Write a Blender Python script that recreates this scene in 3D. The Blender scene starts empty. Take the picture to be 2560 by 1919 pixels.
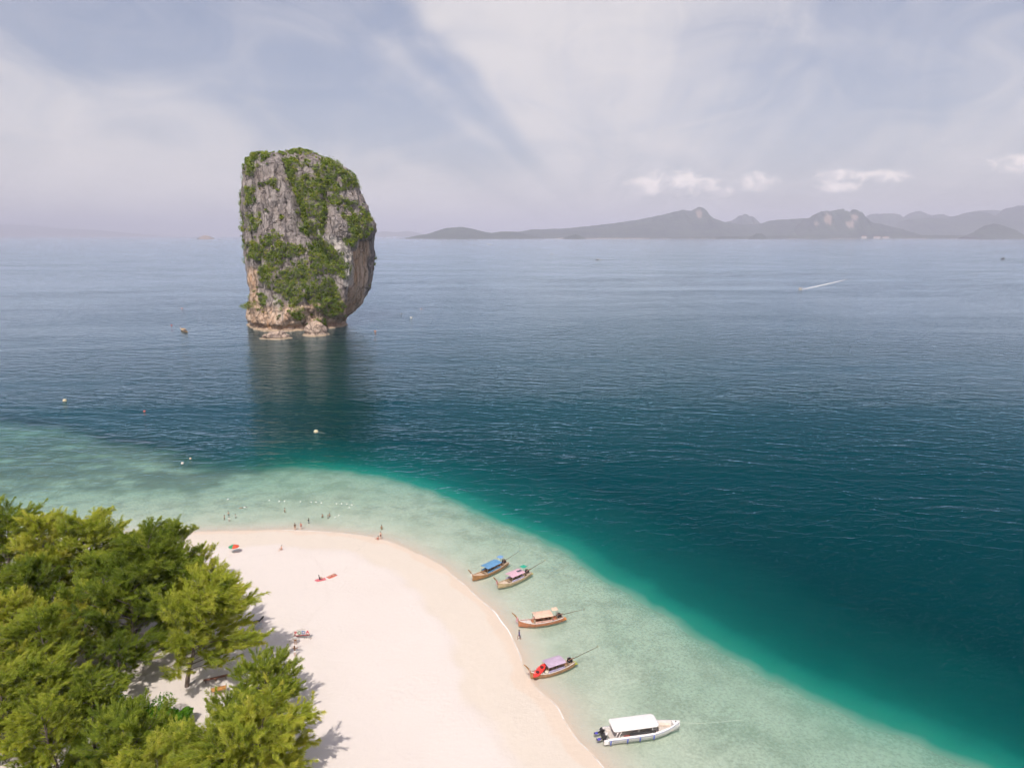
import bpy, bmesh, math, random
import numpy as np
from mathutils import Vector, Matrix

# ------------------------------------------------------------------ camera, world, sun, exposure
SC = bpy.context.scene
COL = SC.collection
R = math.radians
HFOV = R(72.0)
FPX = 1280 / math.tan(HFOV / 2)          # focal length in pixels of the 2560 wide photograph
PITCH = math.atan((959.5 - 588.0) / FPX)
CAM_H = 65.0
SUN_ELEV = R(54)
SUN_AZ = R(11)                            # light travels towards +Y, turned this far to the right

cam_data = bpy.data.cameras.new('camera')
cam_data.sensor_fit = 'HORIZONTAL'
cam_data.angle = HFOV
cam_data.clip_start = 1.0
cam_data.clip_end = 300000.0
cam = bpy.data.objects.new('camera', cam_data)
cam.location = (0, 0, CAM_H)
cam.rotation_euler = (math.pi / 2 - PITCH, 0, 0)
COL.objects.link(cam)
SC.camera = cam

SC.view_settings.view_transform = 'Standard'
SC.view_settings.look = 'None'
SC.view_settings.gamma = 1.0
SC.view_settings.exposure = 0.22
SC.render.engine = 'CYCLES'
SC.cycles.use_denoising = True
SC.cycles.use_adaptive_sampling = True
SC.cycles.adaptive_threshold = 0.06
SC.cycles.adaptive_min_samples = 8
SC.cycles.max_bounces = 6
SC.cycles.diffuse_bounces = 2
SC.cycles.glossy_bounces = 2
SC.cycles.transparent_max_bounces = 12
SC.cycles.volume_bounces = 0
SC.cycles.sample_clamp_indirect = 4.0
SC.cycles.caustics_reflective = False
SC.cycles.caustics_refractive = False

# ---- node helper -----------------------------------------------------------
class G:
    """tiny expression builder for node trees"""
    def __init__(self, tree):
        self.t = tree
        self.n = tree.nodes
        self.l = tree.links
    def node(self, kind, **kw):
        x = self.n.new(kind)
        for k, v in kw.items():
            setattr(x, k, v)
        return x
    def put(self, sock, v):
        if isinstance(v, bpy.types.NodeSocket):
            self.l.new(v, sock)
        elif v is not None:
            if isinstance(v, tuple) and len(v) == 3 and getattr(sock, 'type', '') == 'RGBA':
                v = (*v, 1.0)
            sock.default_value = v
    def m(self, op, a, b=None, c=None, clamp=False):
        x = self.node('ShaderNodeMath', operation=op, use_clamp=clamp)
        self.put(x.inputs[0], a)
        if b is not None: self.put(x.inputs[1], b)
        if c is not None: self.put(x.inputs[2], c)
        return x.outputs[0]
    def vm(self, op, a, b=None):
        x = self.node('ShaderNodeVectorMath', operation=op)
        self.put(x.inputs[0], a)
        if b is not None: self.put(x.inputs[1], b)
        return x.outputs[0]
    def xyz(self, v):
        x = self.node('ShaderNodeSeparateXYZ'); self.put(x.inputs[0], v)
        return x.outputs[0], x.outputs[1], x.outputs[2]
    def vec(self, a, b, c):
        x = self.node('ShaderNodeCombineXYZ')
        self.put(x.inputs[0], a); self.put(x.inputs[1], b); self.put(x.inputs[2], c)
        return x.outputs[0]
    def noise(self, v, scale=1.0, detail=3.0, rough=0.5, dist=0.0, out=0, dim='3D'):
        x = self.node('ShaderNodeTexNoise', noise_dimensions=dim)
        self.put(x.inputs['Vector'], v)
        x.inputs['Scale'].default_value = scale
        x.inputs['Detail'].default_value = detail
        x.inputs['Roughness'].default_value = rough
        x.inputs['Distortion'].default_value = dist
        return x.outputs[out]
    def ramp(self, f, stops, interp='LINEAR'):
        x = self.node('ShaderNodeValToRGB')
        self.put(x.inputs[0], f)
        cr = x.color_ramp
        cr.interpolation = interp
        while len(cr.elements) < len(stops):
            cr.elements.new(0.5)
        for e, (p, c) in zip(cr.elements, stops):
            e.position = p
            if not isinstance(c, (tuple, list)): c = (c, c, c)
            e.color = (*c, 1.0)
        return x.outputs[0]
    def ss(self, v, a, b):
        x = self.node('ShaderNodeMapRange', interpolation_type='SMOOTHSTEP')
        self.put(x.inputs[0], v)
        x.inputs[1].default_value = a; x.inputs[2].default_value = b
        x.inputs[3].default_value = 0.0; x.inputs[4].default_value = 1.0
        return x.outputs[0]
    def mix(self, f, a, b, blend='MIX'):
        x = self.node('ShaderNodeMix', data_type='RGBA', blend_type=blend)
        self.put(x.inputs[0], f); self.put(x.inputs[6], a); self.put(x.inputs[7], b)
        return x.outputs[2]
    def mixs(self, f, a, b):
        x = self.node('ShaderNodeMixShader')
        self.put(x.inputs[0], f); self.put(x.inputs[1], a); self.put(x.inputs[2], b)
        return x.outputs[0]
    def bump(self, h, strength=1.0, dist=1.0, normal=None):
        x = self.node('ShaderNodeBump')
        self.put(x.inputs['Height'], h)
        x.inputs['Strength'].default_value = strength
        x.inputs['Distance'].default_value = dist
        if normal is not None: self.put(x.inputs['Normal'], normal)
        return x.outputs[0]
    def attr(self, name, out=2):
        x = self.node('ShaderNodeAttribute', attribute_name=name)
        return x.outputs[out]

def px_dir(px, py):
    xc = (px - 1280) / FPX; yc = -(py - 959.5) / FPX
    cp, sp = math.cos(PITCH), math.sin(PITCH)
    return np.array([xc, cp + yc * sp, -sp + yc * cp])
def gp(px, py, z=0.0):
    """ground point seen at a pixel of the photograph, at height z"""
    d = px_dir(px, py); t = (z - CAM_H) / d[2]
    return np.array([d[0] * t, d[1] * t, z])
def at_y(px, py, y):
    d = px_dir(px, py); t = y / d[1]
    return np.array([d[0] * t, y, CAM_H + d[2] * t])
def to_px(x, y, z):
    cp, sp = math.cos(PITCH), math.sin(PITCH)
    dz = z - CAM_H
    f = y * cp - dz * sp; u = y * sp + dz * cp
    return 1280 + FPX * x / f, 959.5 - FPX * u / f

# ---- world -------------------------------------------------------------------
W = bpy.data.worlds.new('World'); SC.world = W
W.use_nodes = True
g = G(W.node_tree); g.n.clear()
sky = g.node('ShaderNodeTexSky', sky_type='NISHITA', sun_disc=False)
sky.sun_elevation = SUN_ELEV
sky.sun_rotation = math.pi + SUN_AZ       # the sun stands behind the camera
sky.altitude = 60; sky.air_density = 1.0; sky.dust_density = 2.2; sky.ozone_density = 1.6
tc = g.node('ShaderNodeTexCoord')
dx, dy, dz = g.xyz(tc.outputs['Generated'])
AZ = g.m('ARCTAN2', dx, dy)
EL = g.m('ARCSINE', dz)
def pxang(px, py):
    d = px_dir(px, py); d = d / np.linalg.norm(d)
    return math.atan2(d[0], d[1]), math.asin(d[2])
a0, e0 = pxang(1500, 640)
da = g.m('SUBTRACT', AZ, a0); de = g.m('SUBTRACT', EL, e0)
phi0 = g.m('ARCTAN2', de, da)
rr = g.m('SQRT', g.m('ADD', g.m('MULTIPLY', da, da), g.m('MULTIPLY', de, de)))
dirv = tc.outputs['Generated']
warp = g.m('SUBTRACT', g.noise(dirv, 4.0, 2, 0.6), 0.5)
bend = g.m('MULTIPLY', g.m('MAXIMUM', g.m('SUBTRACT', 0.50, rr), 0.0), 0.62)
phi = g.m('ADD', g.m('ADD', phi0, bend), g.m('MULTIPLY', warp, 0.36))
pn = g.m('DIVIDE', phi, math.pi)          # 0 .. 1 across the upper half
cov = g.ramp(pn, [(0.0, 0.62), (0.10, 0.60), (0.17, 0.34), (0.28, 0.36), (0.38, 0.62), (0.5, 0.92), (0.68, 0.90),
                  (0.725, 0.80), (0.755, 0.26), (0.775, 0.22), (0.80, 0.40), (0.835, 0.20), (0.88, 0.26), (0.915, 0.62), (0.96, 0.86), (1.0, 0.80)], 'EASE')
cov = g.mix(g.ss(rr, 0.05, 0.30), (0.62, 0.62, 0.62), cov)
stre = g.noise(g.vec(g.m('MULTIPLY', phi, 4.0), g.m('MULTIPLY', rr, 5.5), 0.0), 1.0, 3, 0.6, 0.9, dim='2D')
puff = g.noise(g.vec(g.m('MULTIPLY', AZ, 7.0), g.m('MULTIPLY', EL, 15.0), 3.0), 1.0, 6, 0.60, 0.9, dim='2D')
c = g.m('ADD', cov, g.m('MULTIPLY', g.m('SUBTRACT', stre, 0.5), 0.42))
c = g.m('ADD', c, g.m('MULTIPLY', g.m('SUBTRACT', puff, 0.5), 0.7))
cirrus = g.m('MULTIPLY', g.ss(c, 0.0, 1.05), 0.9)
skycol = g.mix(1.0, sky.outputs[0], (0.095, 0.089, 0.094), 'MULTIPLY')
# thin veil of high haze, thickest towards the horizon, takes the depth out of the blue
veil = g.m('ADD', 0.12, g.m('MULTIPLY', g.m('EXPONENT', g.m('MULTIPLY', EL, -2.6)), 0.40))
skycol = g.mix(veil, skycol, (0.53, 0.525, 0.595))
skycol = g.mix(g.m('MULTIPLY', cirrus, g.m('SUBTRACT', 1.0, g.m('MULTIPLY', g.ss(EL, 0.5, 1.3), 0.6))), skycol, (0.71, 0.675, 0.685))
# small cumulus puffs standing over the far coast
cn = g.noise(g.vec(g.m('MULTIPLY', AZ, 40.0), g.m('MULTIPLY', EL, 62.0), 7.0), 1.0, 4, 0.6, 0.3, dim='2D')
aev = g.vec(AZ, EL, 0.0)
near = None; top = None
for (px, py, hw, hh) in [(1628, 464, 72, 24), (1690, 454, 80, 33), (1750, 464, 52, 24), (1803, 476, 32, 16), (1900, 453, 50, 24), (2088, 442, 50, 22),
                         (2103, 464, 50, 15), (2200, 440, 66, 18), (2548, 410, 60, 20)]:
    a1, e1 = pxang(px, py)
    sv = g.vm('MULTIPLY', g.vm('SUBTRACT', aev, (a1, e1, 0.0)), (FPX / hw, FPX / hh, 0.0))
    dd = g.node('ShaderNodeVectorMath', operation='DOT_PRODUCT'); g.put(dd.inputs[0], sv); g.put(dd.inputs[1], sv)
    near = dd.outputs['Value'] if near is None else g.m('MINIMUM', near, dd.outputs['Value'])
pc = g.ss(g.m('SUBTRACT', g.m('MULTIPLY', g.m('SUBTRACT', cn, 0.06), 2.5), near), 0.0, 1.5)
pcol = g.mix(g.ss(cn, 0.40, 0.62), (0.80, 0.745, 0.75), (0.98, 0.89, 0.86))
skycol = g.mix(g.m('MULTIPLY', pc, 0.92), skycol, pcol)
bg = g.node('ShaderNodeBackground')
g.put(bg.inputs[0], skycol); bg.inputs[1].default_value = 1.0
wo = g.node('ShaderNodeOutputWorld'); g.l.new(bg.outputs[0], wo.inputs[0])
W.cycles.sampling_method = 'MANUAL'; W.cycles.sample_map_resolution = 256

sun_d = bpy.data.lights.new('sun', 'SUN')
sun_d.energy = 3.5; sun_d.angle = R(0.53); sun_d.color = (1.0, 0.93, 0.85)
sun = bpy.data.objects.new('sun', sun_d); COL.objects.link(sun)
ld = Vector((math.sin(SUN_AZ) * math.cos(SUN_ELEV), math.cos(SUN_AZ) * math.cos(SUN_ELEV), -math.sin(SUN_ELEV)))
sun.rotation_euler = ld.to_track_quat('-Z', 'Y').to_euler()
sun.location = (-60, -200, 300)

# ------------------------------------------------------------------ helpers
def vnoise(x, y, z, seed=0):
    """value noise, vectorised, -1..1"""
    xi = np.floor(x).astype(np.int64); yi = np.floor(y).astype(np.int64); zi = np.floor(z).astype(np.int64)
    fx = x - xi; fy = y - yi; fz = z - zi
    fx = fx * fx * (3 - 2 * fx); fy = fy * fy * (3 - 2 * fy); fz = fz * fz * (3 - 2 * fz)
    def h(a, b, c):
        n = (a * 374761393 + b * 668265263 + c * 2147483647 + seed * 1274126177) & 0xffffffff
        n = ((n ^ (n >> 13)) * 1274126177) & 0xffffffff
        n = (n ^ (n >> 16)) & 0xffffffff
        return n / 0x7fffffff - 1.0
    r = 0
    for ax in (0, 1):
        for ay in (0, 1):
            for az in (0, 1):
                w = (fx if ax else 1 - fx) * (fy if ay else 1 - fy) * (fz if az else 1 - fz)
                r = r + w * h(xi + ax, yi + ay, zi + az)
    return r
def fbm(x, y, z, oct=4, rough=0.5, seed=0):
    s = 0; a = 1.0; t = 0
    for o in range(oct):
        k = 2.03 ** o
        s = s + a * vnoise(x * k + 17.3 * o, y * k - 9.1 * o, z * k + 4.7 * o, seed + o); t += a; a *= rough
    return s / t
def sstep(v, a, b):
    t = np.clip((v - a) / (b - a), 0, 1); return t * t * (3 - 2 * t)
def in_poly(x, y, poly):
    r = np.zeros(np.shape(x), bool); n = len(poly); j = n - 1
    for i in range(n):
        xi, yi = poly[i]; xj, yj = poly[j]
        cnd = ((yi > y) != (yj > y)) & (x < (xj - xi) * (y - yi) / (yj - yi + 1e-12) + xi)
        r ^= cnd; j = i
    return r
def d_poly(x, y, pts, closed=False):
    best = np.full(np.shape(x), 1e18)
    seg = list(zip(pts[:-1], pts[1:]))
    if closed: seg.append((pts[-1], pts[0]))
    for (ax, ay), (bx, by) in seg:
        ex, ey = bx - ax, by - ay; L = ex * ex + ey * ey + 1e-12
        t = np.clip(((x - ax) * ex + (y - ay) * ey) / L, 0, 1)
        d = (x - ax - t * ex) ** 2 + (y - ay - t * ey) ** 2
        best = np.minimum(best, d)
    return np.sqrt(best)
def smooth_line(pts, n=4, it=2):
    pts = [tuple(p) for p in pts]
    for _ in range(it):
        q = [pts[0]]
        for a, b in zip(pts[:-1], pts[1:]):
            q.append((a[0] * .75 + b[0] * .25, a[1] * .75 + b[1] * .25)); q.append((a[0] * .25 + b[0] * .75, a[1] * .25 + b[1] * .75))
        q.append(pts[-1]); pts = q
    return pts
def tag(o, label=None, cat=None, group=None, kind=None):
    if label: o['label'] = label
    if cat: o['category'] = cat
    if group: o['group'] = group
    if kind: o['kind'] = kind
    return o
def mesh_np(name, V, Fq, attrs=None, smooth=True):
    """V (n,3), Fq (m,3 or 4) -> mesh"""
    V = np.asarray(V, np.float32); Fq = np.asarray(Fq, np.int32)
    me = bpy.data.meshes.new(name)
    me.vertices.add(len(V)); me.vertices.foreach_set('co', V.ravel())
    k = Fq.shape[1]
    me.loops.add(Fq.size); me.loops.foreach_set('vertex_index', Fq.ravel())
    me.polygons.add(len(Fq))
    me.polygons.foreach_set('loop_start', np.arange(0, Fq.size, k, dtype=np.int32))
    me.polygons.foreach_set('loop_total', np.full(len(Fq), k, np.int32))
    me.polygons.foreach_set('use_smooth', np.full(len(Fq), smooth, bool))
    me.update(calc_edges=True)
    for nm, arr in (attrs or {}).items():
        arr = np.asarray(arr, np.float32)
        if arr.ndim == 1:
            at = me.attributes.new(nm, 'FLOAT', 'POINT'); at.data.foreach_set('value', arr)
        else:
            at = me.attributes.new(nm, 'FLOAT_VECTOR', 'POINT'); at.data.foreach_set('vector', arr.ravel())
    return me
def link(name, me, mat=None, parent=None, loc=None):
    o = bpy.data.objects.new(name, me); COL.objects.link(o)
    if mat is not None and me is not None and not me.materials: me.materials.append(mat)
    if parent is not None: o.parent = parent
    if loc is not None: o.location = loc
    return o
def empty(name, loc=(0, 0, 0), rz=0.0):
    o = bpy.data.objects.new(name, None); COL.objects.link(o)
    o.location = loc; o.rotation_euler = (0, 0, rz); o.empty_display_size = 0.5
    return o
def grid_faces(nr, nc, wrap=False):
    i = np.arange(nr - 1)[:, None]; cmax = nc if wrap else nc - 1
    j = np.arange(cmax)[None, :]
    a = i * nc + j; b = i * nc + (j + 1) % nc
    return np.stack([a, b, b + nc, a + nc], -1).reshape(-1, 4)
def new_mat(name):
    m = bpy.data.materials.new(name); m.use_nodes = True
    gg = G(m.node_tree); gg.n.clear()
    out = gg.node('ShaderNodeOutputMaterial')
    return m, gg, out
MATS = {}
def paint(name, col, rough=0.55, var=0.12, scale=3.0, metal=0.0, bump=0.0):
    """painted / worn surface: base colour with a little procedural wear"""
    if name in MATS: return MATS[name]
    m, q, out = new_mat(name)
    b = q.node('ShaderNodeBsdfPrincipled')
    t = q.node('ShaderNodeTexCoord')
    n = q.noise(t.outputs['Object'], scale, 4, 0.6)
    dark = tuple(x * (1 - var * 2) for x in col); lite = tuple(min(1, x * (1 + var)) for x in col)
    q.put(b.inputs['Base Color'], q.ramp(n, [(0.3, dark), (0.7, lite)]))
    b.inputs['Roughness'].default_value = rough; b.inputs['Metallic'].default_value = metal
    if bump: q.put(b.inputs['Normal'], q.bump(n, bump, 0.02))
    q.l.new(b.outputs[0], out.inputs[0])
    MATS[name] = m
    return m
# ------------------------------------------------------------------ beach, sea bed and sea
shore_px = [(-700, 1392), (-300, 1372), (0, 1352), (250, 1338), (480, 1329), (600, 1326), (740, 1323), (850, 1330), (940, 1341), (990, 1356), (1050, 1384), (1105, 1413),
            (1165, 1463), (1209, 1503), (1240, 1534), (1277, 1587), (1300, 1642), (1322, 1694), (1352, 1729), (1381, 1754), (1401, 1781),
            (1418, 1813), (1442, 1847), (1473, 1876), (1500, 1905), (1540, 1960), (1580, 2050)]
edge_px = [(-700, 955), (-300, 1000), (0, 1050), (150, 1078), (350, 1116), (500, 1158), (590, 1180), (680, 1175), (800, 1174), (900, 1184), (1000, 1206), (1100, 1246),
           (1200, 1293), (1300, 1334), (1400, 1383), (1500, 1447), (1600, 1510), (1700, 1570), (1800, 1630), (1900, 1690), (2000, 1738), (2100, 1780),
           (2200, 1822), (2300, 1864), (2400, 1905), (2500, 1945), (2700, 2030)]
def gl(pts): return [tuple(gp(x, y)[:2]) for x, y in pts]
SHORE = smooth_line([(-1200, -200)] + gl(shore_px) + [(24, 40), (40, -20), (80, -300)], it=2)
EDGE = smooth_line([(-1600, 60)] + gl(edge_px) + [(110, 30), (150, -40), (220, -400)], it=2)
LAND = SHORE + [(-1200, -300)]
SHELF = EDGE + [(-1600, -500)]

def terrain(x, y):
    """height of sand / sea bed, and distance attributes"""
    ds = d_poly(x, y, SHORE); land = in_poly(x, y, LAND)
    s = np.where(land, ds, -ds)
    s = s + 0.55 * fbm(x / 9, y / 9, x * 0, 3, 0.5, 3) + 0.25 * vnoise(x / 2.5, y / 2.5, x * 0, 8)
    de = d_poly(x, y, EDGE); shelf = in_poly(x, y, SHELF)
    e = np.where(shelf, de, -de)                       # + on the shelf
    left = sstep(-x, 45, 85)                           # the coral side of the island
    e = e + 2.0 * fbm(x / 14, y / 14, x * 0, 4, 0.6, 11) + 1.1 * fbm(x / 3.5, y / 3.5, x * 0, 3, 0.6, 14) + left * 10 * fbm(x / 30, y / 30, x * 0, 4, 0.6, 12)
    # dry side
    hd = np.where(s < 7, 0.075 * s, 0.525 + 0.045 * np.minimum(s - 7, 25))
    hd = hd + sstep(s, 9, 11) * 0.12 - sstep(s, 14, 20) * 0.05 + 0.03 * fbm(x / 5, y / 5, x * 0, 3, 0.5, 5) * sstep(s, 1, 6)
    # wet side
    w = np.clip(-s, 0, None)
    hw = -np.minimum(0.085 * w, 0.38 + 0.020 * w)
    hw = hw - left * sstep(w, 8, 40) * 0.45
    hw = hw + 0.10 * fbm(x / 6, y / 6, x * 0, 4, 0.5, 21) * sstep(w, 2, 8)
    off = np.clip(4.0 - e, 0, None)
    drop = 0.02 * np.minimum(off, 4) ** 2 + np.minimum(np.clip(off - 4, 0, None), 11) * (0.50 - 0.22 * left) + np.clip(off - 15, 0, None) * 0.20
    bed = hw - np.minimum(0.004 * np.minimum(off, 6) ** 2 + np.clip(off - 6, 0, None) * 0.10, 4.0)
    hw = hw - np.minimum(drop, 18)
    return np.where(s > 0, hd, bed), s, e, left, np.where(s > 0, 0.0, -hw)

def polar(rs, th):
    r = np.asarray(rs)[:, None]; t = np.asarray(th)[None, :]
    return (r * np.sin(t)).ravel(), (r * np.cos(t)).ravel()

th_f = np.radians(np.concatenate([np.linspace(-75, -47, 20, endpoint=False), np.linspace(-47, 47, 300, endpoint=False), np.linspace(47, 75, 20)]))
# --- terrain sheet
rs = np.geomspace(30, 470, 300)
X, Y = polar(rs, th_f)
Hh, S, Ed, Lf, _d = terrain(X, Y)
coral = sstep(fbm(X / 7, Y / 5, X * 0, 4, 0.62, 31) + 0.75 * Lf * sstep(-S, 12, 45) + 0.10 * sstep(-S, 20, 60) - 0.62, -0.28, 0.35)
coral = np.clip(coral * sstep(-S, 5, 14), 0, 1)
me = mesh_np('beach', np.stack([X, Y, Hh], 1), grid_faces(len(rs), len(th_f)), {'shore': S, 'coral': coral, 'reef': Lf})
m_sand, q, out = new_mat('sand')
b = q.node('ShaderNodeBsdfPrincipled')
geo = q.node('ShaderNodeNewGeometry'); pos = geo.outputs['Position']
s = q.attr('shore'); co = q.attr('coral')
sw = q.m('ADD', s, q.m('MULTIPLY', q.m('SUBTRACT', q.noise(pos, 0.13, 4, 0.55), 0.5), 7.0))
sw2 = q.m('ADD', s, q.m('MULTIPLY', q.m('SUBTRACT', q.noise(q.vm('ADD', pos, (31.0, 5.0, 0.0)), 0.10, 3, 0.5), 0.5), 7.5))
n1 = q.noise(pos, 1.3, 5, 0.65); n2 = q.noise(pos, 0.06, 4, 0.55); n3 = q.noise(pos, 9.0, 3, 0.6)
dry = q.mix(n2, (0.665, 0.59, 0.54), (0.715, 0.65, 0.605))
dry = q.mix(q.m('MULTIPLY', q.ss(n1, 0.55, 0.8), 0.18), dry, (0.66, 0.56, 0.48))
damp = q.mix(n1, (0.64, 0.56, 0.475), (0.685, 0.605, 0.525))
wet = (0.66, 0.53, 0.42)
colr = q.mix(q.ss(sw, 8.5, 11.5), damp, dry)
colr = q.mix(q.m('MULTIPLY', q.m('MULTIPLY', q.m('SUBTRACT', 1.0, q.ss(sw2, 1.6, 2.5)), q.ss(s, -2.0, 0.3)), 0.62), colr, wet)
# small litter on the sand
vor = q.node('ShaderNodeTexVoronoi', feature='F1'); q.put(vor.inputs['Vector'], pos); vor.inputs['Scale'].default_value = 0.42
litter = q.m('MULTIPLY', q.m('LESS_THAN', vor.outputs['Distance'], 0.028), q.m('GREATER_THAN', q.noise(pos, 0.08, 2), 0.5))
colr = q.mix(q.m('MULTIPLY', litter, 0.7), colr, (0.25, 0.2, 0.15))
# under water: pale sand, rubble and dark coral heads
bedn = q.noise(pos, 0.16, 5, 0.6); bedf = q.noise(pos, 2.2, 4, 0.75)
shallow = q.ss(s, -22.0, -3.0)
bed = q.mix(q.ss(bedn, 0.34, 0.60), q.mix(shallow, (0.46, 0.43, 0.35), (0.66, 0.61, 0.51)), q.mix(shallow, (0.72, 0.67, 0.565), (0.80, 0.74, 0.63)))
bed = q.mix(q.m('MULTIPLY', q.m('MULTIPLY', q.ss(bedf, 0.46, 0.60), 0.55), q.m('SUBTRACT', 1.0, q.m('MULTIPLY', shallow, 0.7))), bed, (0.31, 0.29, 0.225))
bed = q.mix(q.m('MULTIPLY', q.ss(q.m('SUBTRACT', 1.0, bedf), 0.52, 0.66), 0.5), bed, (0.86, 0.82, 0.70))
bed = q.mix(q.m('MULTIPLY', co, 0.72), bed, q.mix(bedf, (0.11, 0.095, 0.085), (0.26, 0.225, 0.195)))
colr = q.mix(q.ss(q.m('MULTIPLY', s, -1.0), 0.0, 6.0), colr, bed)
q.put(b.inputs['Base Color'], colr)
b.inputs['Roughness'].default_value = 0.9
b.inputs['Specular IOR Level'].default_value = 0.15
# trampled dry sand: shallow dents everywhere above the damp band
tv = q.node('ShaderNodeTexVoronoi', feature='SMOOTH_F1'); q.put(tv.inputs['Vector'], pos); tv.inputs['Scale'].default_value = 1.7
tramp = q.m('MULTIPLY', q.m('MULTIPLY', tv.outputs['Distance'], q.ss(q.noise(pos, 0.11, 3, 0.6), 0.42, 0.66)), q.ss(s, 8.0, 14.0))
hgt = q.m('ADD', q.m('MULTIPLY', tramp, 0.055), q.m('ADD', q.m('MULTIPLY', n1, 0.06), q.m('MULTIPLY', n3, 0.02)))
q.put(b.inputs['Normal'], q.bump(hgt, 1.0, 1.0))
q.l.new(b.outputs[0], out.inputs[0])
beach = tag(link('beach', me, m_sand), kind='structure')

# --- sea surface
rs = np.concatenate([np.geomspace(30, 700, 320, endpoint=False), np.geomspace(700, 90000, 90)])
X, Y = polar(rs, th_f)
near = np.hypot(X, Y) < 640
D = np.full(X.shape, 18.0); RF_ = np.zeros(X.shape); CS_ = sstep(-X, 55, 95)
hh, ss_, ee, lf, dd_ = terrain(X[near], Y[near])
D[near] = np.clip(dd_, 0.0, 18); RF_[near] = lf * sstep(-ss_, 6, 45) * sstep(ee, -14, 4)
me = mesh_np('sea', np.stack([X, Y, X * 0], 1), grid_faces(len(rs), len(th_f)), {'depth': D, 'reef': RF_, 'coral_side': CS_})
m_sea, q, out = new_mat('sea_water')
geo = q.node('ShaderNodeNewGeometry'); pos = geo.outputs['Position']
d = q.attr('depth')
x, y, z = q.xyz(pos)
def rot_stretch(ang, sx, sy):
    ca, sa = math.cos(ang), math.sin(ang)
    u = q.m('ADD', q.m('MULTIPLY', x, ca), q.m('MULTIPLY', y, sa))
    v = q.m('SUBTRACT', q.m('MULTIPLY', y, ca), q.m('MULTIPLY', x, sa))
    return q.vec(q.m('MULTIPLY', u, sx), q.m('MULTIPLY', v, sy), 0.0)
w1 = q.noise(rot_stretch(R(-12), 1 / 11.0, 1 / 4.2), 1.0, 1, 0.5, 0.6, dim='2D')
w2 = q.noise(rot_stretch(R(16), 1 / 4.6, 1 / 1.7), 1.0, 2, 0.55, 0.5, dim='2D')
w3 = q.noise(rot_stretch(R(-20), 1 / 1.3, 1 / 0.6), 1.0, 1, 0.6, 0.3, dim='2D')
gust = q.ss(q.noise(rot_stretch(R(5), 1 / 320.0, 1 / 70.0), 1.0, 3, 0.6, 0.5, dim='2D'), 0.25, 0.75)
shal = q.ss(d, 0.0, 3.0)
amp = q.m('MULTIPLY', q.m('ADD', 0.25, q.m('MULTIPLY', shal, 0.75)), q.m('ADD', 0.50, q.m('MULTIPLY', gust, 0.85)))
hgt = q.m('ADD', q.m('MULTIPLY', w1, 0.50), q.m('ADD', q.m('MULTIPLY', w2, 0.30), q.m('MULTIPLY', w3, 0.09)))
nrm = q.bump(q.m('MULTIPLY', hgt, amp), 0.66, 1.0)
fr = q.node('ShaderNodeFresnel'); fr.inputs['IOR'].default_value = 1.33; q.put(fr.inputs['Normal'], nrm)
# what a polarising filter leaves of the mirror image: almost nothing at steep views, most of it at grazing ones
fre = q.ramp(fr.outputs[0], [(0.025, 0.004), (0.06, 0.022), (0.10, 0.046), (0.145, 0.070), (0.28, 0.18), (0.36, 0.38), (0.44, 0.62), (0.55, 0.82), (0.80, 0.96)])
gl_ = q.node('ShaderNodeBsdfGlossy'); gl_.inputs['Roughness'].default_value = 0.13; q.put(gl_.inputs['Normal'], nrm)
q.put(gl_.inputs['Color'], q.mix(q.ss(fr.outputs[0], 0.12, 0.55), (0.05, 0.48, 0.80), (0.80, 0.91, 1.0)))
def ex(k): return q.m('EXPONENT', q.m('MULTIPLY', d, -k))
cc = q.node('ShaderNodeCombineColor')
q.put(cc.inputs[0], ex(0.23)); q.put(cc.inputs[1], ex(0.085)); q.put(cc.inputs[2], ex(0.105))
tr = q.node('ShaderNodeBsdfTransparent'); q.put(tr.inputs[0], cc.outputs[0])
sc = q.node('ShaderNodeBsdfDiffuse')
scol = (q.ramp(q.m('DIVIDE', d, 12.0), [(0.0, (0.44, 0.60, 0.47)), (0.10, (0.22, 0.46, 0.35)), (0.22, (0.012, 0.25, 0.185)), (0.45, (0.002, 0.105, 0.088)), (0.70, (0.0008, 0.056, 0.052)), (1.0, (0.0003, 0.029, 0.031))]))
q.put(sc.inputs[0], q.mix(q.m('MULTIPLY', q.m('MULTIPLY', q.attr('coral_side'), 0.85), q.ss(d, 0.6, 2.4)), scol, (0.008, 0.042, 0.050)))
body = q.mixs(q.m('MULTIPLY', q.m('SUBTRACT', 1.0, ex(0.42)), q.m('SUBTRACT', 1.0, q.m('MULTIPLY', q.attr('reef'), 0.8))), tr.outputs[0], sc.outputs[0])
q.l.new(q.mixs(fre, body, gl_.outputs[0]), out.inputs[0])
sea = tag(link('sea', me, m_sea), kind='structure')
# ------------------------------------------------------------------ far coast, islets and haze
m_hill, q, out = new_mat('forested_limestone_hill')
b = q.node('ShaderNodeBsdfPrincipled'); b.inputs['Roughness'].default_value = 1.0; b.inputs['Specular IOR Level'].default_value = 0.0
geo = q.node('ShaderNodeNewGeometry'); pos = geo.outputs['Position']; nx, ny, nz = q.xyz(geo.outputs['True Normal'])
n1 = q.noise(pos, 0.006, 5, 0.65); n2 = q.noise(pos, 0.03, 4, 0.6)
n0 = q.noise(pos, 0.0022, 4, 0.6)
forest = q.mix(q.ss(n1, 0.35, 0.65), (0.008, 0.024, 0.026), (0.05, 0.075, 0.055))  # dark end pushed towards blue, haze colour put into the forest tone
forest = q.mix(q.m('MULTIPLY', q.ss(n0, 0.45, 0.65), 0.6), forest, (0.075, 0.10, 0.065))
forest = q.mix(q.m('MULTIPLY', q.ss(n2, 0.45, 0.7), 0.6), forest, (0.03, 0.045, 0.02))
rock = q.mix(n2, (0.22, 0.17, 0.14), (0.40, 0.31, 0.25))
cliff = q.attr('cliff')
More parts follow.
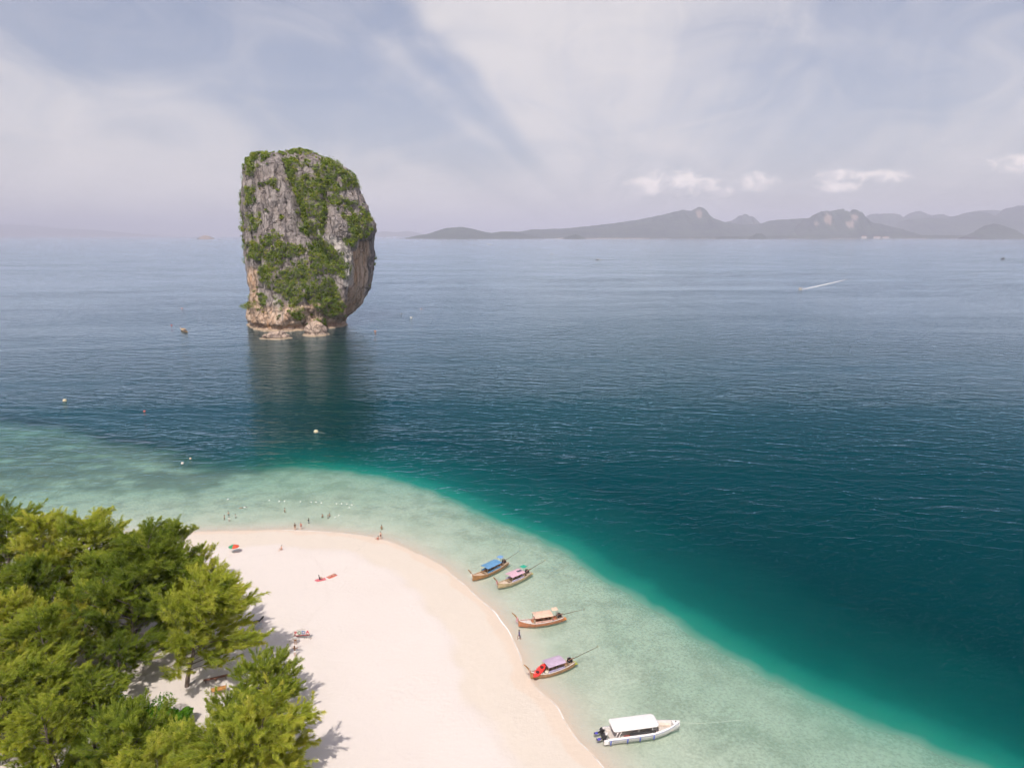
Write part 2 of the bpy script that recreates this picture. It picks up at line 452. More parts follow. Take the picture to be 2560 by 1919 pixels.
q.put(b.inputs['Base Color'], q.mix(cliff, forest, rock))
q.l.new(b.outputs[0], out.inputs[0])

def ridge(name, pts, y0, depth, seed, cliffs=(), rough=0.07, front=0.55, nx=240, nz=26):
    """a ridge of hills: crest traced across the view at its own distance, falling to the shore in front and away behind"""
    yc = y0 + depth * front
    W3 = [at_y(px, py, yc) for px, py in pts]
    xs = np.array([w[0] for w in W3]); hs = np.array([max(w[2], -5) for w in W3])
    U = np.linspace(xs[0], xs[-1], nx)
    crest = np.interp(U, xs, hs)
    span = depth
    V = np.linspace(0, 1, nz)
    Xg, Vg = np.meshgrid(U, V)
    Cg = np.interp(Xg, xs, hs)
    n = fbm(Xg / (span * 0.16), Vg * 5, Xg * 0, 5, 0.55, seed)
    prof = np.where(Vg < front, np.sin(np.clip(Vg / front, 0, 1) * math.pi / 2) ** 1.25, np.cos((Vg - front) / (1 - front) * math.pi / 2) ** 0.8)
    body = np.sin(np.clip(Vg, 0, 1) * math.pi)
    Z = Cg * np.clip(prof + n * 0.30 * body * (1 - np.exp(-((Vg - front) / 0.12) ** 2)), -0.02, 1.0) + Cg * rough * fbm(Xg / (span * 0.02), Vg * 14, Xg * 0, 3, 0.6, seed + 3) * prof
    Z = Z - 3.0 * (Vg < 0.01) - 3.0 * (Vg > 0.99)
    Yg = y0 + Vg * depth + 0.06 * depth * vnoise(Xg / (span * 0.3), Xg * 0, Xg * 0, seed + 7)
    cl = np.zeros_like(Z)
    for (cx0, cy0, cx1, cy1) in cliffs:
        PX, PY = to_px(Xg, Yg, Z)
        mx, my = (cx0 + cx1) / 2, (cy0 + cy1) / 2
        e = ((PX - mx) / (cx1 - cx0) * 2) ** 2 + ((PY - my) / (cy1 - cy0) * 2) ** 2 + 0.9 * fbm(Xg / 60, Vg * 40, Z / 40, 3, 0.6, seed + 5)
        cl = np.maximum(cl, 1 - sstep(e, 0.5, 1.1))
    me = mesh_np(name, np.stack([Xg.ravel(), Yg.ravel(), Z.ravel()], 1), grid_faces(nz, nx), {'cliff': cl.ravel()})
    return tag(link(name, me, m_hill), kind='structure')

ridge('headland', [(1012, 599), (1022, 594), (1045, 589), (1072, 585), (1095, 577), (1120, 570), (1150, 568), (1176, 571), (1200, 577), (1228, 583), (1250, 579), (1290, 580), (1330, 588), (1362, 598)], 13300, 1900, 1, rough=0.09)
ridge('coastal_ridge', [(1255, 596), (1285, 582), (1330, 574), (1400, 572), (1460, 567), (1520, 560), (1580, 552), (1622, 545), (1662, 535), (1700, 527), (1728, 525), (1740, 520), (1747, 519), (1751, 531), (1765, 545),
       (1790, 553), (1840, 561), (1890, 562), (1940, 551), (1975, 549), (2020, 546), (2060, 550), (2110, 561), (2160, 575), (2230, 592)], 15000, 3600, 2, cliffs=[(1738, 522, 1756, 545)], rough=0.07, nx=520)
ridge('karst_massif', [(1985, 592), (2005, 566), (2020, 550), (2040, 540), (2052, 533), (2066, 527), (2082, 529), (2098, 526), (2108, 534), (2116, 540), (2124, 532), (2135, 526), (2142, 533), (2152, 546), (2166, 553), (2200, 561), (2240, 571), (2290, 592)],
      14400, 2000, 4, cliffs=[(2060, 534, 2080, 562), (2126, 534, 2146, 550), (2034, 552, 2046, 566), (2112, 552, 2136, 568)], rough=0.13, nx=360)
ridge('far_peak', [(1790, 585), (1815, 556), (1838, 549), (1850, 540), (1862, 536), (1876, 541), (1888, 553), (1920, 585)], 19500, 1800, 6, rough=0.09)
ridge('far_tableland', [(2140, 585), (2162, 548), (2176, 536), (2205, 535), (2238, 535), (2252, 548), (2272, 542), (2286, 531), (2302, 528), (2320, 538), (2340, 541), (2360, 535), (2378, 541), (2420, 585)], 20000, 1800, 7, rough=0.08)
ridge('far_skyline', [(2380, 585), (2425, 533), (2448, 527), (2475, 525), (2500, 528), (2530, 528), (2580, 535), (2660, 585)], 21000, 1800, 8, rough=0.03)
ridge('inland_hills', [(2215, 593), (2240, 571), (2262, 552), (2290, 547), (2325, 546), (2380, 543), (2405, 537), (2430, 530), (2450, 532), (2475, 541), (2500, 540), (2522, 529), (2545, 518), (2570, 514), (2640, 510), (2720, 530), (2800, 560), (2900, 593)],
      17000, 3000, 9, rough=0.08, nx=320)
ridge('islet', [(2418, 592), (2432, 583), (2450, 573), (2470, 564), (2488, 560), (2505, 564), (2525, 574), (2545, 592)], 13000, 800, 10, rough=0.08)
ridge('islet', [(1405, 602), (1414, 593), (1430, 588), (1440, 586), (1452, 590), (1466, 597), (1474, 602)], 12400, 450, 11, rough=0.1, nx=120)
ridge('islet', [(1872, 600), (1880, 590), (1892, 584), (1904, 584), (1912, 592), (1918, 600)], 12800, 380, 12, rough=0.1, nx=100)
ridge('islet', [(1788, 600), (1796, 594), (1808, 592), (1830, 593), (1845, 592), (1860, 600)], 13000, 380, 13, rough=0.1, nx=100)
ridge('sea_stack', [(496, 602), (502, 592), (512, 588), (520, 590), (528, 594), (534, 602)], 12000, 260, 14, rough=0.1, nx=100, cliffs=[(490, 585, 540, 600)])
ridge('far_island', [(-420, 590), (-300, 566), (-150, 560), (0, 560), (60, 562), (110, 566), (150, 571), (240, 575), (330, 583), (420, 590)], 39000, 4000, 15, rough=0.03)
ridge('far_island', [(900, 591), (930, 582), (960, 578), (990, 581), (1020, 577), (1050, 583), (1085, 591)], 34000, 3000, 16, rough=0.05)
ridge('wooded_shore', [(1390, 602), (1440, 596), (1600, 594), (1760, 592), (1900, 590), (2100, 587), (2300, 588), (2560, 589), (2800, 590), (2900, 602)], 14000, 400, 17, rough=0.25, nx=600)
# pale beach strip in front of the wooded shore
bx = [at_y(px, 601, 13985)[0] for px in (1390, 2900)]
xs = np.linspace(bx[0], bx[1], 200)
yy = 13985 + 25 * vnoise(xs / 700, xs * 0, xs * 0, 3)
V = np.concatenate([np.stack([xs, yy, xs * 0 - 0.5], 1), np.stack([xs, yy + 60, xs * 0 + 7.0], 1)])
m_strand = paint('far_strand_sand', (0.78, 0.62, 0.50), 0.9, 0.1, 0.004)
tag(link('far_strand', mesh_np('far_strand', V, grid_faces(2, 200)), m_strand), kind='structure')

# haze: one closed box of thin even air
HB = (-60000, 60000, -3000, 75000, -20, 920)
bm = bmesh.new(); bmesh.ops.create_cube(bm, size=1.0)
for v in bm.verts:
    v.co = ((HB[0] + HB[1]) / 2 + v.co.x * (HB[1] - HB[0]), (HB[2] + HB[3]) / 2 + v.co.y * (HB[3] - HB[2]), (HB[4] + HB[5]) / 2 + v.co.z * (HB[5] - HB[4]))
me = bpy.data.meshes.new('haze'); bm.to_mesh(me); bm.free()
m_haze, q, out = new_mat('haze_air')
pv = q.node('ShaderNodeVolumePrincipled')
pv.inputs['Color'].default_value = (0.80, 0.82, 1.0, 1); pv.inputs['Density'].default_value = 0.00006; pv.inputs['Anisotropy'].default_value = -0.25
q.l.new(pv.outputs[0], out.inputs['Volume'])
tag(link('haze', me, m_haze), 'pale even haze over the sea and far coast', kind='stuff')
# ------------------------------------------------------------------ limestone tower standing in the sea
def zp(zx, zy): return 560 + zx / 3.0714, 340 + zy / 3.0714      # measuring grid used on the tower
rd = gp(712, 835)[:2]; rang = math.atan2(rd[0], rd[1])
RF = np.array([math.sin(rang), math.cos(rang)]); RT = np.array([math.cos(rang), -math.sin(rang)])   # away, to the right
RC = 548.0                                                         # range of the tower's axis
def plane_pt(px, py, rng=RC):
    """lateral and height on the upright plane through the tower's axis"""
    d = px_dir(px, py); f = d[0] * RF[0] + d[1] * RF[1]; t = rng / f
    return (d[0] * RT[0] + d[1] * RT[1]) * t, CAM_H + d[2] * t
Lz = [(560, 106), (470, 118), (400, 138), (250, 140), (200, 158), (168, 178), (150, 205), (139, 260), (140, 400), (152, 560), (158, 700), (172, 850), (184, 950), (200, 1050), (214, 1150), (216, 1250), (205, 1330), (212, 1400), (250, 1480), (250, 1700)]
Rz = [(585, 106), (650, 124), (730, 160), (830, 190), (940, 250), (990, 310), (1022, 380), (1060, 480), (1095, 580), (1134, 680), (1142, 750), (1137, 850), (1143, 1000), (1137, 1100), (1118, 1170), (1090, 1225), (1040, 1290), (985, 1330), (940, 1370), (915, 1430), (905, 1700)]
LP_ = np.array([plane_pt(*zp(*p)) for p in Lz]); RP_ = np.array([plane_pt(*zp(*p)) for p in Rz])
ZT = max(LP_[0, 1], RP_[0, 1])
def lr(z):
    return np.interp(z, LP_[::-1, 1], LP_[::-1, 0]), np.interp(z, RP_[::-1, 1], RP_[::-1, 0])
NT, NZ = 560, 300
th = np.linspace(0, 2 * math.pi, NT, endpoint=False)
# denser round the front (theta = -pi/2 faces the camera)
th = th + 0.45 * np.cos(th)
zz = np.concatenate([np.linspace(-4, 6, 24, endpoint=False), np.linspace(6, ZT - 8, 220, endpoint=False), ZT - 8 * (1 - np.linspace(0, 1, NZ - 244)) ** 1.7])
TH, ZZ = np.meshgrid(th, zz)
xl, xr = lr(ZZ)
cx = (xl + xr) / 2; a = (xr - xl) / 2
tz = np.clip(ZZ / ZT, 0, 1)
bdep = np.interp(tz, [0, 0.25, 0.6, 0.9, 0.97, 1.0], [36, 38, 34, 27, 18, 6])
cw = np.interp(tz, [0, 0.3, 1.0], [-2, 0, 8])
n_ = 2.7
cs, sn = np.cos(TH), np.sin(TH)
ex_ = np.sign(cs) * np.abs(cs) ** (2 / n_); ey_ = np.sign(sn) * np.abs(sn) ** (2 / n_)
U = cx + a * ex_; Wd = cw + bdep * ey_
def zoomxy(U, Wd, Z):
    x = RF[0] * (RC + Wd) + RT[0] * U; y = RF[1] * (RC + Wd) + RT[1] * U
    px, py = to_px(x, y, Z)
    return (px - 560) * 3.0714, (py - 340) * 3.0714
zx, zy = zoomxy(U, Wd, ZZ)
front = sstep(-ey_, 0.05, 0.5)
nu, nw = a * ex_, bdep * ey_
nl = np.sqrt(nu ** 2 + nw ** 2) + 1e-6; nu, nw = nu / nl, nw / nl
disp = np.zeros_like(U)
# big blocks, vertical flutes, ledges, grain
P3 = (U, Wd, ZZ)
disp += 3.2 * fbm(U / 24, Wd / 24, ZZ / 40, 3, 0.5, 51)
rid = 1 - np.abs(fbm(U / 9 + ZZ / 60, Wd / 9, ZZ / 38, 3, 0.5, 52)) * 2.2
disp += 2.3 * (rid - 0.5)
led = fbm(U / 40, Wd / 40, ZZ / 5.2 - U / 26, 3, 0.5, 53)
disp += 1.2 * led
rid2 = 1 - np.abs(fbm(U / 3.4 + ZZ / 40, Wd / 3.4, ZZ / 11, 3, 0.55, 54)) * 2
disp += 1.5 * (rid2 - 0.5) + 0.9 * fbm(U / 1.6, Wd / 1.6, ZZ / 2.6, 3, 0.55, 55)
def groove(pts, w, depth, z=1.0):
    d = d_poly(zx, zy, pts)
    return -depth * np.exp(-(d / w) ** 2) * front
disp += groove([(430, 120), (470, 260), (530, 430), (600, 600), (640, 720), (720, 850), (820, 960)], 36, 7.5)
disp += groove([(640, 700), (560, 640), (540, 480)], 20, 2.0)
disp += groove([(760, 420), (790, 560), (770, 720)], 30, 3.5)
disp += groove([(268, 960), (285, 1150), (300, 1320), (360, 1480)], 14, 4.5)
disp += groove([(430, 180), (520, 380), (610, 640)], 9, 3.0)
disp += groove([(280, 280), (300, 420), (330, 600)], 9, 2.0)
disp += groove([(640, 1240), (650, 1350), (690, 1400)], 16, 4.0) + groove([(350, 1170), (360, 1280)], 14, 3.0)
# bulges: shoulder ribs and buttresses
disp += -groove([(700, 440), (680, 560), (660, 660)], 30, 1.8) - groove([(860, 640), (930, 760)], 34, 3.0)
disp += -groove([(560, 1330), (450, 1400), (380, 1460)], 60, 3.0) - groove([(700, 1460), (720, 1500)], 42, 6.5)
disp += -groove([(860, 900), (930, 1010), (900, 1200), (890, 1380)], 34, 3.5)
# the hollow with the bare warm wall, right of the white buttress, roofed by an overhang
jag = 14 * fbm(U / 9, Wd / 9, ZZ / 9, 3, 0.6, 60)
hol = sstep(zx + jag - np.interp(zy, [820, 900, 1050, 1200, 1340], [1040, 985, 965, 945, 930]), 0, 26) * sstep(zy + 1.4 * jag - np.interp(zx, [900, 1000, 1060, 1140], [860, 850, 800, 770]), 0, 26)
hol = hol * front
disp = disp * (1 - 0.62 * hol) - 8.5 * hol
# tidal notch and ledge
notch = np.exp(-((ZZ - 2.6) / 1.5) ** 2)
disp -= notch * (2.6 + 1.2 * fbm(U / 12, Wd / 12, ZZ * 0, 3, 0.5, 56))
disp += 1.6 * (1 - sstep(ZZ, 0.4, 1.4))
disp *= np.interp(tz, [0, 0.93, 1.0], [1, 0.9, 0.15])
U2 = U + nu * disp; W2 = Wd + nw * disp
Z2 = ZZ + 1.3 * fbm(U / 7, Wd / 7, ZZ / 7, 3, 0.6, 57) * sstep(ZZ, 4, 10) + 2.4 * fbm(U / 11, Wd / 11, ZZ * 0, 3, 0.5, 58) * sstep(tz, 0.86, 1.0)
Xw = RF[0] * (RC + W2) + RT[0] * U2; Yw = RF[1] * (RC + W2) + RT[1] * U2
V = np.stack([Xw.ravel(), Yw.ravel(), Z2.ravel()], 1)
Fc = grid_faces(NZ, NT, wrap=True)
# close the top with a centre fan made of quads is not needed: the last ring is tiny; weld it to one point
V[-NT:] = V[-NT:].mean(0)
zx2, zy2 = zoomxy(U2, W2, Z2)
warm = np.clip(hol * 1.0 + front * sstep(zy2, 930, 1100) * (1 - sstep(zx2, 215, 300)) + 0.75 * sstep(zy2, 1290, 1420) * sstep(zx2, 500, 620) * front
       + 0.8 * np.exp(-((ZZ - 8) / 9) ** 2) + 0.35 * sstep(zy2, 1150, 1300) + 0.35 * fbm(U / 14, Wd / 14, ZZ / 20, 3, 0.5, 61), 0, 1)
white = np.clip(np.exp(-(d_poly(zx2, zy2, [(800, 800), (900, 850), (960, 960), (955, 1120)]) / 55) ** 2) + np.exp(-(d_poly(zx2, zy2, [(720, 720), (745, 780)]) / 16) ** 2)
       + 0.7 * np.exp(-(d_poly(zx2, zy2, [(400, 1230), (440, 1400)]) / 50) ** 2), 0, 1) * front
me = mesh_np('limestone_tower', V, Fc, {'warm': warm.ravel(), 'white': white.ravel()}, smooth=True)
m_rock, q, out = new_mat('weathered_limestone')
b = q.node('ShaderNodeBsdfPrincipled'); b.inputs['Roughness'].default_value = 0.95; b.inputs['Specular IOR Level'].default_value = 0.1
geo = q.node('ShaderNodeNewGeometry'); pos = geo.outputs['Position']
x, y, z = q.xyz(pos)
vst = q.vec(q.m('MULTIPLY', x, 0.30), q.m('MULTIPLY', y, 0.30), q.m('MULTIPLY', z, 0.055))
n1 = q.noise(vst, 1.0, 6, 0.68, 0.6); n2 = q.noise(pos, 0.09, 5, 0.6); n3 = q.noise(pos, 0.8, 5, 0.7)
grey = q.mix(q.ss(n1, 0.3, 0.72), (0.20, 0.172, 0.165), (0.50, 0.44, 0.415))
grey = q.mix(q.m('MULTIPLY', q.ss(n2, 0.45, 0.7), 0.55), grey, (0.36, 0.29, 0.25))
wrm = q.mix(q.ss(n1, 0.3, 0.7), (0.54, 0.35, 0.23), (0.78, 0.60, 0.47))
wrm = q.mix(q.m('MULTIPLY', q.ss(n2, 0.5, 0.75), 0.6), wrm, (0.70, 0.40, 0.21))
wf = q.ss(q.m('ADD', q.attr('warm'), q.m('MULTIPLY', q.m('SUBTRACT', n1, 0.5), 0.9)), 0.3, 0.75)
cl = q.mix(wf, grey, wrm)
cl = q.mix(q.m('MULTIPLY', q.ss(q.m('ADD', q.attr('white'), q.m('SUBTRACT', n1, 0.5)), 0.35, 0.9), 0.85), cl, (0.66, 0.60, 0.55))
cl = q.mix(q.m('MULTIPLY', q.ss(n3, 0.52, 0.72), 0.5), cl, (0.10, 0.085, 0.08))
vo = q.node('ShaderNodeTexVoronoi', feature='DISTANCE_TO_EDGE'); q.put(vo.inputs['Vector'], q.vm('ADD', q.vec(q.m('MULTIPLY', x, 0.16), q.m('MULTIPLY', y, 0.16), q.m('MULTIPLY', z, 0.05)), q.vm('MULTIPLY', q.noise(pos, 0.12, 3, 0.6, out=1), (0.9, 0.9, 0.9)))); vo.inputs['Scale'].default_value = 1.0
crk = q.m('SUBTRACT', 1.0, q.ss(vo.outputs['Distance'], 0.0, 0.055))
cl = q.mix(q.m('MULTIPLY', crk, 0.34), cl, (0.07, 0.06, 0.055))
# tide line: dark weed, then a pale crust
cl = q.mix(q.m('MULTIPLY', q.m('SUBTRACT', 1.0, q.ss(z, 0.9, 1.5)), 1.0), cl, (0.55, 0.42, 0.30))
q.put(b.inputs['Base Color'], cl)
q.put(b.inputs['Normal'], q.bump(q.m('SUBTRACT', q.m('ADD', q.m('MULTIPLY', n1, 2.2), q.m('MULTIPLY', n3, 1.3)), q.m('MULTIPLY', crk, 1.2)), 1.0, 1.0))
q.l.new(b.outputs[0], out.inputs[0])
tower = tag(link('limestone_tower', me, m_rock), 'tall grey limestone tower with green scrub rising from the sea', 'rock tower')

def boulder(name, label, c, sx, sy, h, seed, rz=0.0):
    n1_, n2_ = 64, 28
    t = np.linspace(0, 2 * math.pi, n1_, endpoint=False); v = np.linspace(-0.25, 1, n2_)
    T, Vv = np.meshgrid(t, v)
    rad = np.where(Vv < 0.12, 1.06, np.sqrt(np.clip(1 - np.clip(Vv, 0, 1) ** 1.6, 0, 1))) * (1 + 0.0 * T)
    rad = rad * (1 - 0.12 * np.exp(-((Vv - 0.2) / 0.09) ** 2))
    x_ = np.cos(T) * rad; y_ = np.sin(T) * rad
    nn = 1 + 0.28 * fbm(x_ * 1.7, y_ * 1.7, Vv * 2.2, 4, 0.55, seed)
    Xb = x_ * sx * nn; Yb = y_ * sy * nn; Zb = Vv * h * (1 + 0.25 * vnoise(x_ * 2.2, y_ * 2.2, Vv * 0, seed + 1))
    VV = np.stack([Xb.ravel(), Yb.ravel(), Zb.ravel()], 1); VV[-n1_:] = VV[-n1_:].mean(0)
    cr, sr = math.cos(rz), math.sin(rz)
    VV = np.stack([VV[:, 0] * cr - VV[:, 1] * sr, VV[:, 0] * sr + VV[:, 1] * cr, VV[:, 2]], 1)
    m = mesh_np(name, VV, grid_faces(n2_, n1_, wrap=True), {'warm': np.full(len(VV), 0.55), 'white': np.full(len(VV), 0.25)})
    o = link(name, m, m_rock); o.location = (c[0], c[1], 0)
    return tag(o, label, 'rock')
boulder('low_rock', 'low flat pale rock lying in the water in front of the limestone tower', gp(691, 846), 9.5, 6.0, 4.6, 5)
boulder('foot_rock', 'rounded pinkish boulder jutting from the front foot of the limestone tower', gp(790, 838), 8.5, 7.0, 9.0, 9)
boulder('foot_rock', 'small dark boulder at the left foot of the limestone tower under a bush', gp(636, 812), 5.5, 6.0, 8.0, 14)

# --- scrub on the tower
rng = np.random.default_rng(7)
VEG = [[(425, 170), (560, 160), (640, 190), (700, 250), (790, 180), (860, 210), (960, 290), (1010, 370), (1000, 400), (930, 420), (850, 420), (770, 430), (790, 520), (770, 640), (760, 760), (700, 720), (640, 700), (600, 610), (540, 470), (500, 330)],
       [(800, 480), (870, 450), (960, 500), (1060, 560), (1120, 640), (1135, 720), (1060, 790), (990, 800), (930, 640), (850, 600)],
       [(560, 690), (690, 700), (800, 830), (900, 900), (950, 1000), (945, 1100), (860, 1120), (900, 1250), (920, 1350), (800, 1390), (700, 1330), (630, 1240), (540, 1310), (490, 1280), (440, 1200), (330, 1160), (280, 1100), (250, 1000), (190, 940), (180, 830), (235, 820), (330, 870), (420, 900), (420, 960), (560, 985), (660, 930), (640, 830)],
       [(160, 140), (330, 115), (340, 170), (250, 270), (190, 330), (165, 230)],
       [(195, 600), (285, 590), (270, 720), (200, 740)], [(275, 780), (430, 750), (440, 860), (300, 850)], [(400, 840), (560, 820), (640, 870), (560, 940), (420, 930)],
       [(500, 1330), (600, 1340), (590, 1420), (520, 1420)], [(640, 1430), (770, 1420), (770, 1480), (640, 1490)], [(930, 780), (1010, 780), (990, 850), (940, 860)],
       [(170, 400), (245, 420), (260, 520), (180, 540)], [(330, 330), (400, 340), (395, 390), (340, 380)], [(270, 1200), (330, 1210), (320, 1300), (280, 1290)]]
me.calc_loop_triangles() if False else None
NV = np.zeros((len(V), 3), np.float32); me.vertices.foreach_get('normal', NV.ravel()) if False else None
nr_ = np.empty(len(V) * 3, np.float32); me.vertex_normals.foreach_get('vector', nr_); NV = nr_.reshape(-1, 3)
zxf, zyf = zx2.ravel(), zy2.ravel()
mask = np.zeros(len(V), np.float32)
jx = zxf + 30 * fbm(V[:, 0] / 8, V[:, 1] / 8, V[:, 2] / 8, 3, 0.6, 71); jy = zyf + 30 * fbm(V[:, 0] / 8, V[:, 1] / 8, V[:, 2] / 8, 3, 0.6, 72)
for poly in VEG: mask = np.maximum(mask, in_poly(jx, jy, poly).astype(np.float32))
patch = fbm(V[:, 0] / 7, V[:, 1] / 7, V[:, 2] / 9, 3, 0.55, 73)
mask = mask * sstep(patch, -0.46, -0.26)
frf = (front > 0.02).ravel()
mask = np.where(frf, mask, (patch > 0.12) * 0.9 * (V[:, 2] > 45))
sparse = (patch > 0.30) & frf & (V[:, 2] > 8) & (hol.ravel() < 0.3)
mask = np.maximum(mask, sparse * 0.16)
topm = (tz.ravel() > 0.955) & (patch > -0.05)
mask = np.maximum(mask, topm * 0.35)
# area weight per vertex (rows are uneven)
area = np.ones(len(V)); 
Vg = V.reshape(NZ, NT, 3)
du = np.linalg.norm(np.roll(Vg, -1, 1) - Vg, axis=2); dv = np.linalg.norm(np.diff(Vg, axis=0, append=Vg[-1:]), axis=2)
area = (du * dv).ravel()
w = area * mask; N = 5400
idx = rng.choice(len(V), N, p=w / w.sum())
C0 = V[idx]; N0 = NV[idx]
rad = rng.uniform(0.7, 2.1, N) * np.where(rng.random(N) < 0.13, 1.5, 1.0) * np.where(mask[idx] < 0.2, 0.75, 1.0) * np.where(tz.ravel()[idx] > 0.93, 0.6, 1.0)
C0 = C0 + N0 * (rad * 0.35)[:, None] + np.array([0, 0, 1]) * (rad * 0.35)[:, None]

def leaf_cloud(C, rad, per, size, rng, squash=0.8):
    """little leaf sprays spread through bush-shaped volumes; returns verts, quads, tint"""
    k = np.repeat(np.arange(len(C)), per)
    d = rng.normal(size=(len(k), 3)); d /= np.linalg.norm(d, axis=1)[:, None]
    r = rad[k] * rng.uniform(0.45, 1.08, len(k)) ** 0.6
    lump = 1 + 0.25 * vnoise(d[:, 0] * 2.5 + k, d[:, 1] * 2.5, d[:, 2] * 2.5, 4)
    p = C[k] + d * (r * lump)[:, None] * np.array([1, 1, squash])
    nrm = d + rng.normal(scale=0.55, size=d.shape) + np.array([0, 0, 0.35]); nrm /= np.linalg.norm(nrm, axis=1)[:, None]
    t1 = np.cross(nrm, rng.normal(size=d.shape)); t1 /= np.linalg.norm(t1, axis=1)[:, None]; t2 = np.cross(nrm, t1)
    s = size * rng.uniform(0.6, 1.35, len(k))
    s1 = s[:, None] * t1; s2 = (s * rng.uniform(0.4, 0.8, len(k)))[:, None] * t2
    Q = np.stack([p - s1, p + s2 * 0.9 - s1 * 0.1, p + s1, p - s2 * 0.9 + s1 * 0.1], 1).reshape(-1, 3)
    tint = np.repeat(np.clip(0.5 + 0.5 * vnoise(k * 0.731, k * 0.17, k * 0.0, 9) + rng.normal(scale=0.10, size=len(k)), 0, 1), 4)
    Fq = np.arange(len(Q)).reshape(-1, 4)
    return Q, Fq, tint

def leaf_mat(name, stops, trans=0.35, objvar=0.0):
    m, q, out = new_mat(name)
    t = q.attr('tint')
    if objvar:
        oi = q.node('ShaderNodeObjectInfo')
        t = q.m('ADD', t, q.m('MULTIPLY', q.m('SUBTRACT', oi.outputs['Random'], 0.5), objvar), clamp=True)
    colr = q.ramp(t, stops)
    df = q.node('ShaderNodeBsdfDiffuse'); q.put(df.inputs[0], colr)
    tl = q.node('ShaderNodeBsdfTranslucent'); q.put(tl.inputs[0], q.mix(0.5, colr, q.mix(1.0, colr, (1.6, 1.5, 0.5), 'MULTIPLY')))
    q.l.new(q.mixs(trans, df.outputs[0], tl.outputs[0]), out.inputs[0])
    return m
m_scrub = leaf_mat('cliff_scrub_leaves', [(0.0, (0.055, 0.095, 0.018)), (0.3, (0.13, 0.195, 0.034)), (0.55, (0.22, 0.295, 0.048)), (0.8, (0.32, 0.37, 0.062)), (1.0, (0.40, 0.36, 0.10))], 0.25)
Q, Fq, tint = leaf_cloud(C0, rad, 40, 0.42, rng)
me = mesh_np('cliff_scrub', Q, Fq, {'tint': tint}, smooth=False)
tag(link('cliff_scrub', me, m_scrub), 'dense green scrub clinging to the ledges of the limestone tower', kind='stuff')
# single bushes that stand out
def bush(name, label, c, r, seed, per=420, squash=0.85, mat=m_scrub, size=0.40, lobes=7):
    rg = np.random.default_rng(seed)
    root = empty(name, c)
    C = rg.normal(scale=r * 0.42, size=(lobes, 3)) * np.array([1, 1, 0.7]) + np.array([0, 0, r * 0.75])
    Q, Fq, tint = leaf_cloud(C, rg.uniform(0.45, 0.7, lobes) * r, per // 4, size, rg, squash)
    link('crown', mesh_np('crown', Q, Fq, {'tint': tint}, smooth=False), mat, root)
    bm = bmesh.new(); bmesh.ops.create_cone(bm, segments=7, radius1=r * 0.09, radius2=r * 0.04, depth=r * 1.1, cap_ends=True, matrix=Matrix.Translation((0, 0, r * 0.4)))
    mm = bpy.data.meshes.new('stem'); bm.to_mesh(mm); bm.free()
    link('stem', mm, paint('bark', (0.16, 0.12, 0.09), 0.9, 0.2, 4), root)
    return tag(root, label, 'bush')
def on_tower(zx_, zy_):
    i = np.argmin((zxf - zx_) ** 2 + (zyf - zy_) ** 2 + 1e6 * (~frf)); return V[i] + NV[i] * 0.4
bush('cliff_bush', 'bushy green shrub crowning the upper left corner of the limestone tower', on_tower(235, 175), 3.2, 1)
bush('cliff_bush', 'small dark shrub on the skyline at the highest point of the limestone tower', on_tower(548, 125), 1.6, 2)
bush('cliff_bush', 'leaning green bush low on the left foot of the limestone tower above the water', on_tower(222, 1330) - np.array([3.0, 0, 0]), 4.6, 3)
bush('cliff_bush', 'lone round bush in the middle of the bare grey face of the limestone tower', on_tower(445, 640), 1.7, 4, per=260)
bush('cliff_bush', 'dark tree-sized shrub on the right shoulder of the limestone tower skyline', on_tower(820, 220), 2.6, 5)
# ------------------------------------------------------------------ casuarina grove on the beach
def tube_pts(P, r, n=6):
    """tube along points P (k,3) with radii r -> verts, quads"""
    P = np.asarray(P, float); k = len(P)
    T = np.gradient(P, axis=0); T /= np.linalg.norm(T, axis=1)[:, None] + 1e-9
    ref = np.array([0.31, 0.77, 0.2]); A = np.cross(T, ref); A /= np.linalg.norm(A, axis=1)[:, None] + 1e-9; B = np.cross(T, A)
    an = np.linspace(0, 2 * math.pi, n, endpoint=False)
    V = P[:, None, :] + np.asarray(r)[:, None, None] * (np.cos(an)[None, :, None] * A[:, None, :] + np.sin(an)[None, :, None] * B[:, None, :])
    return V.reshape(-1, 3), grid_faces(k, n, wrap=True)
def join(parts):
    Vs, Fs, o = [], [], 0
    for v, f in parts:
        Vs.append(v); Fs.append(f + o); o += len(v)
    return np.concatenate(Vs), np.concatenate(Fs)

m_bark = paint('casuarina_bark', (0.20, 0.155, 0.125), 0.95, 0.25, 2.0)
m_needles = leaf_mat('casuarina_needles', [(0.0, (0.105, 0.165, 0.026)), (0.35, (0.245, 0.315, 0.044)), (0.65, (0.42, 0.465, 0.066)), (1.0, (0.62, 0.58, 0.11))], 0.42, 0.5)

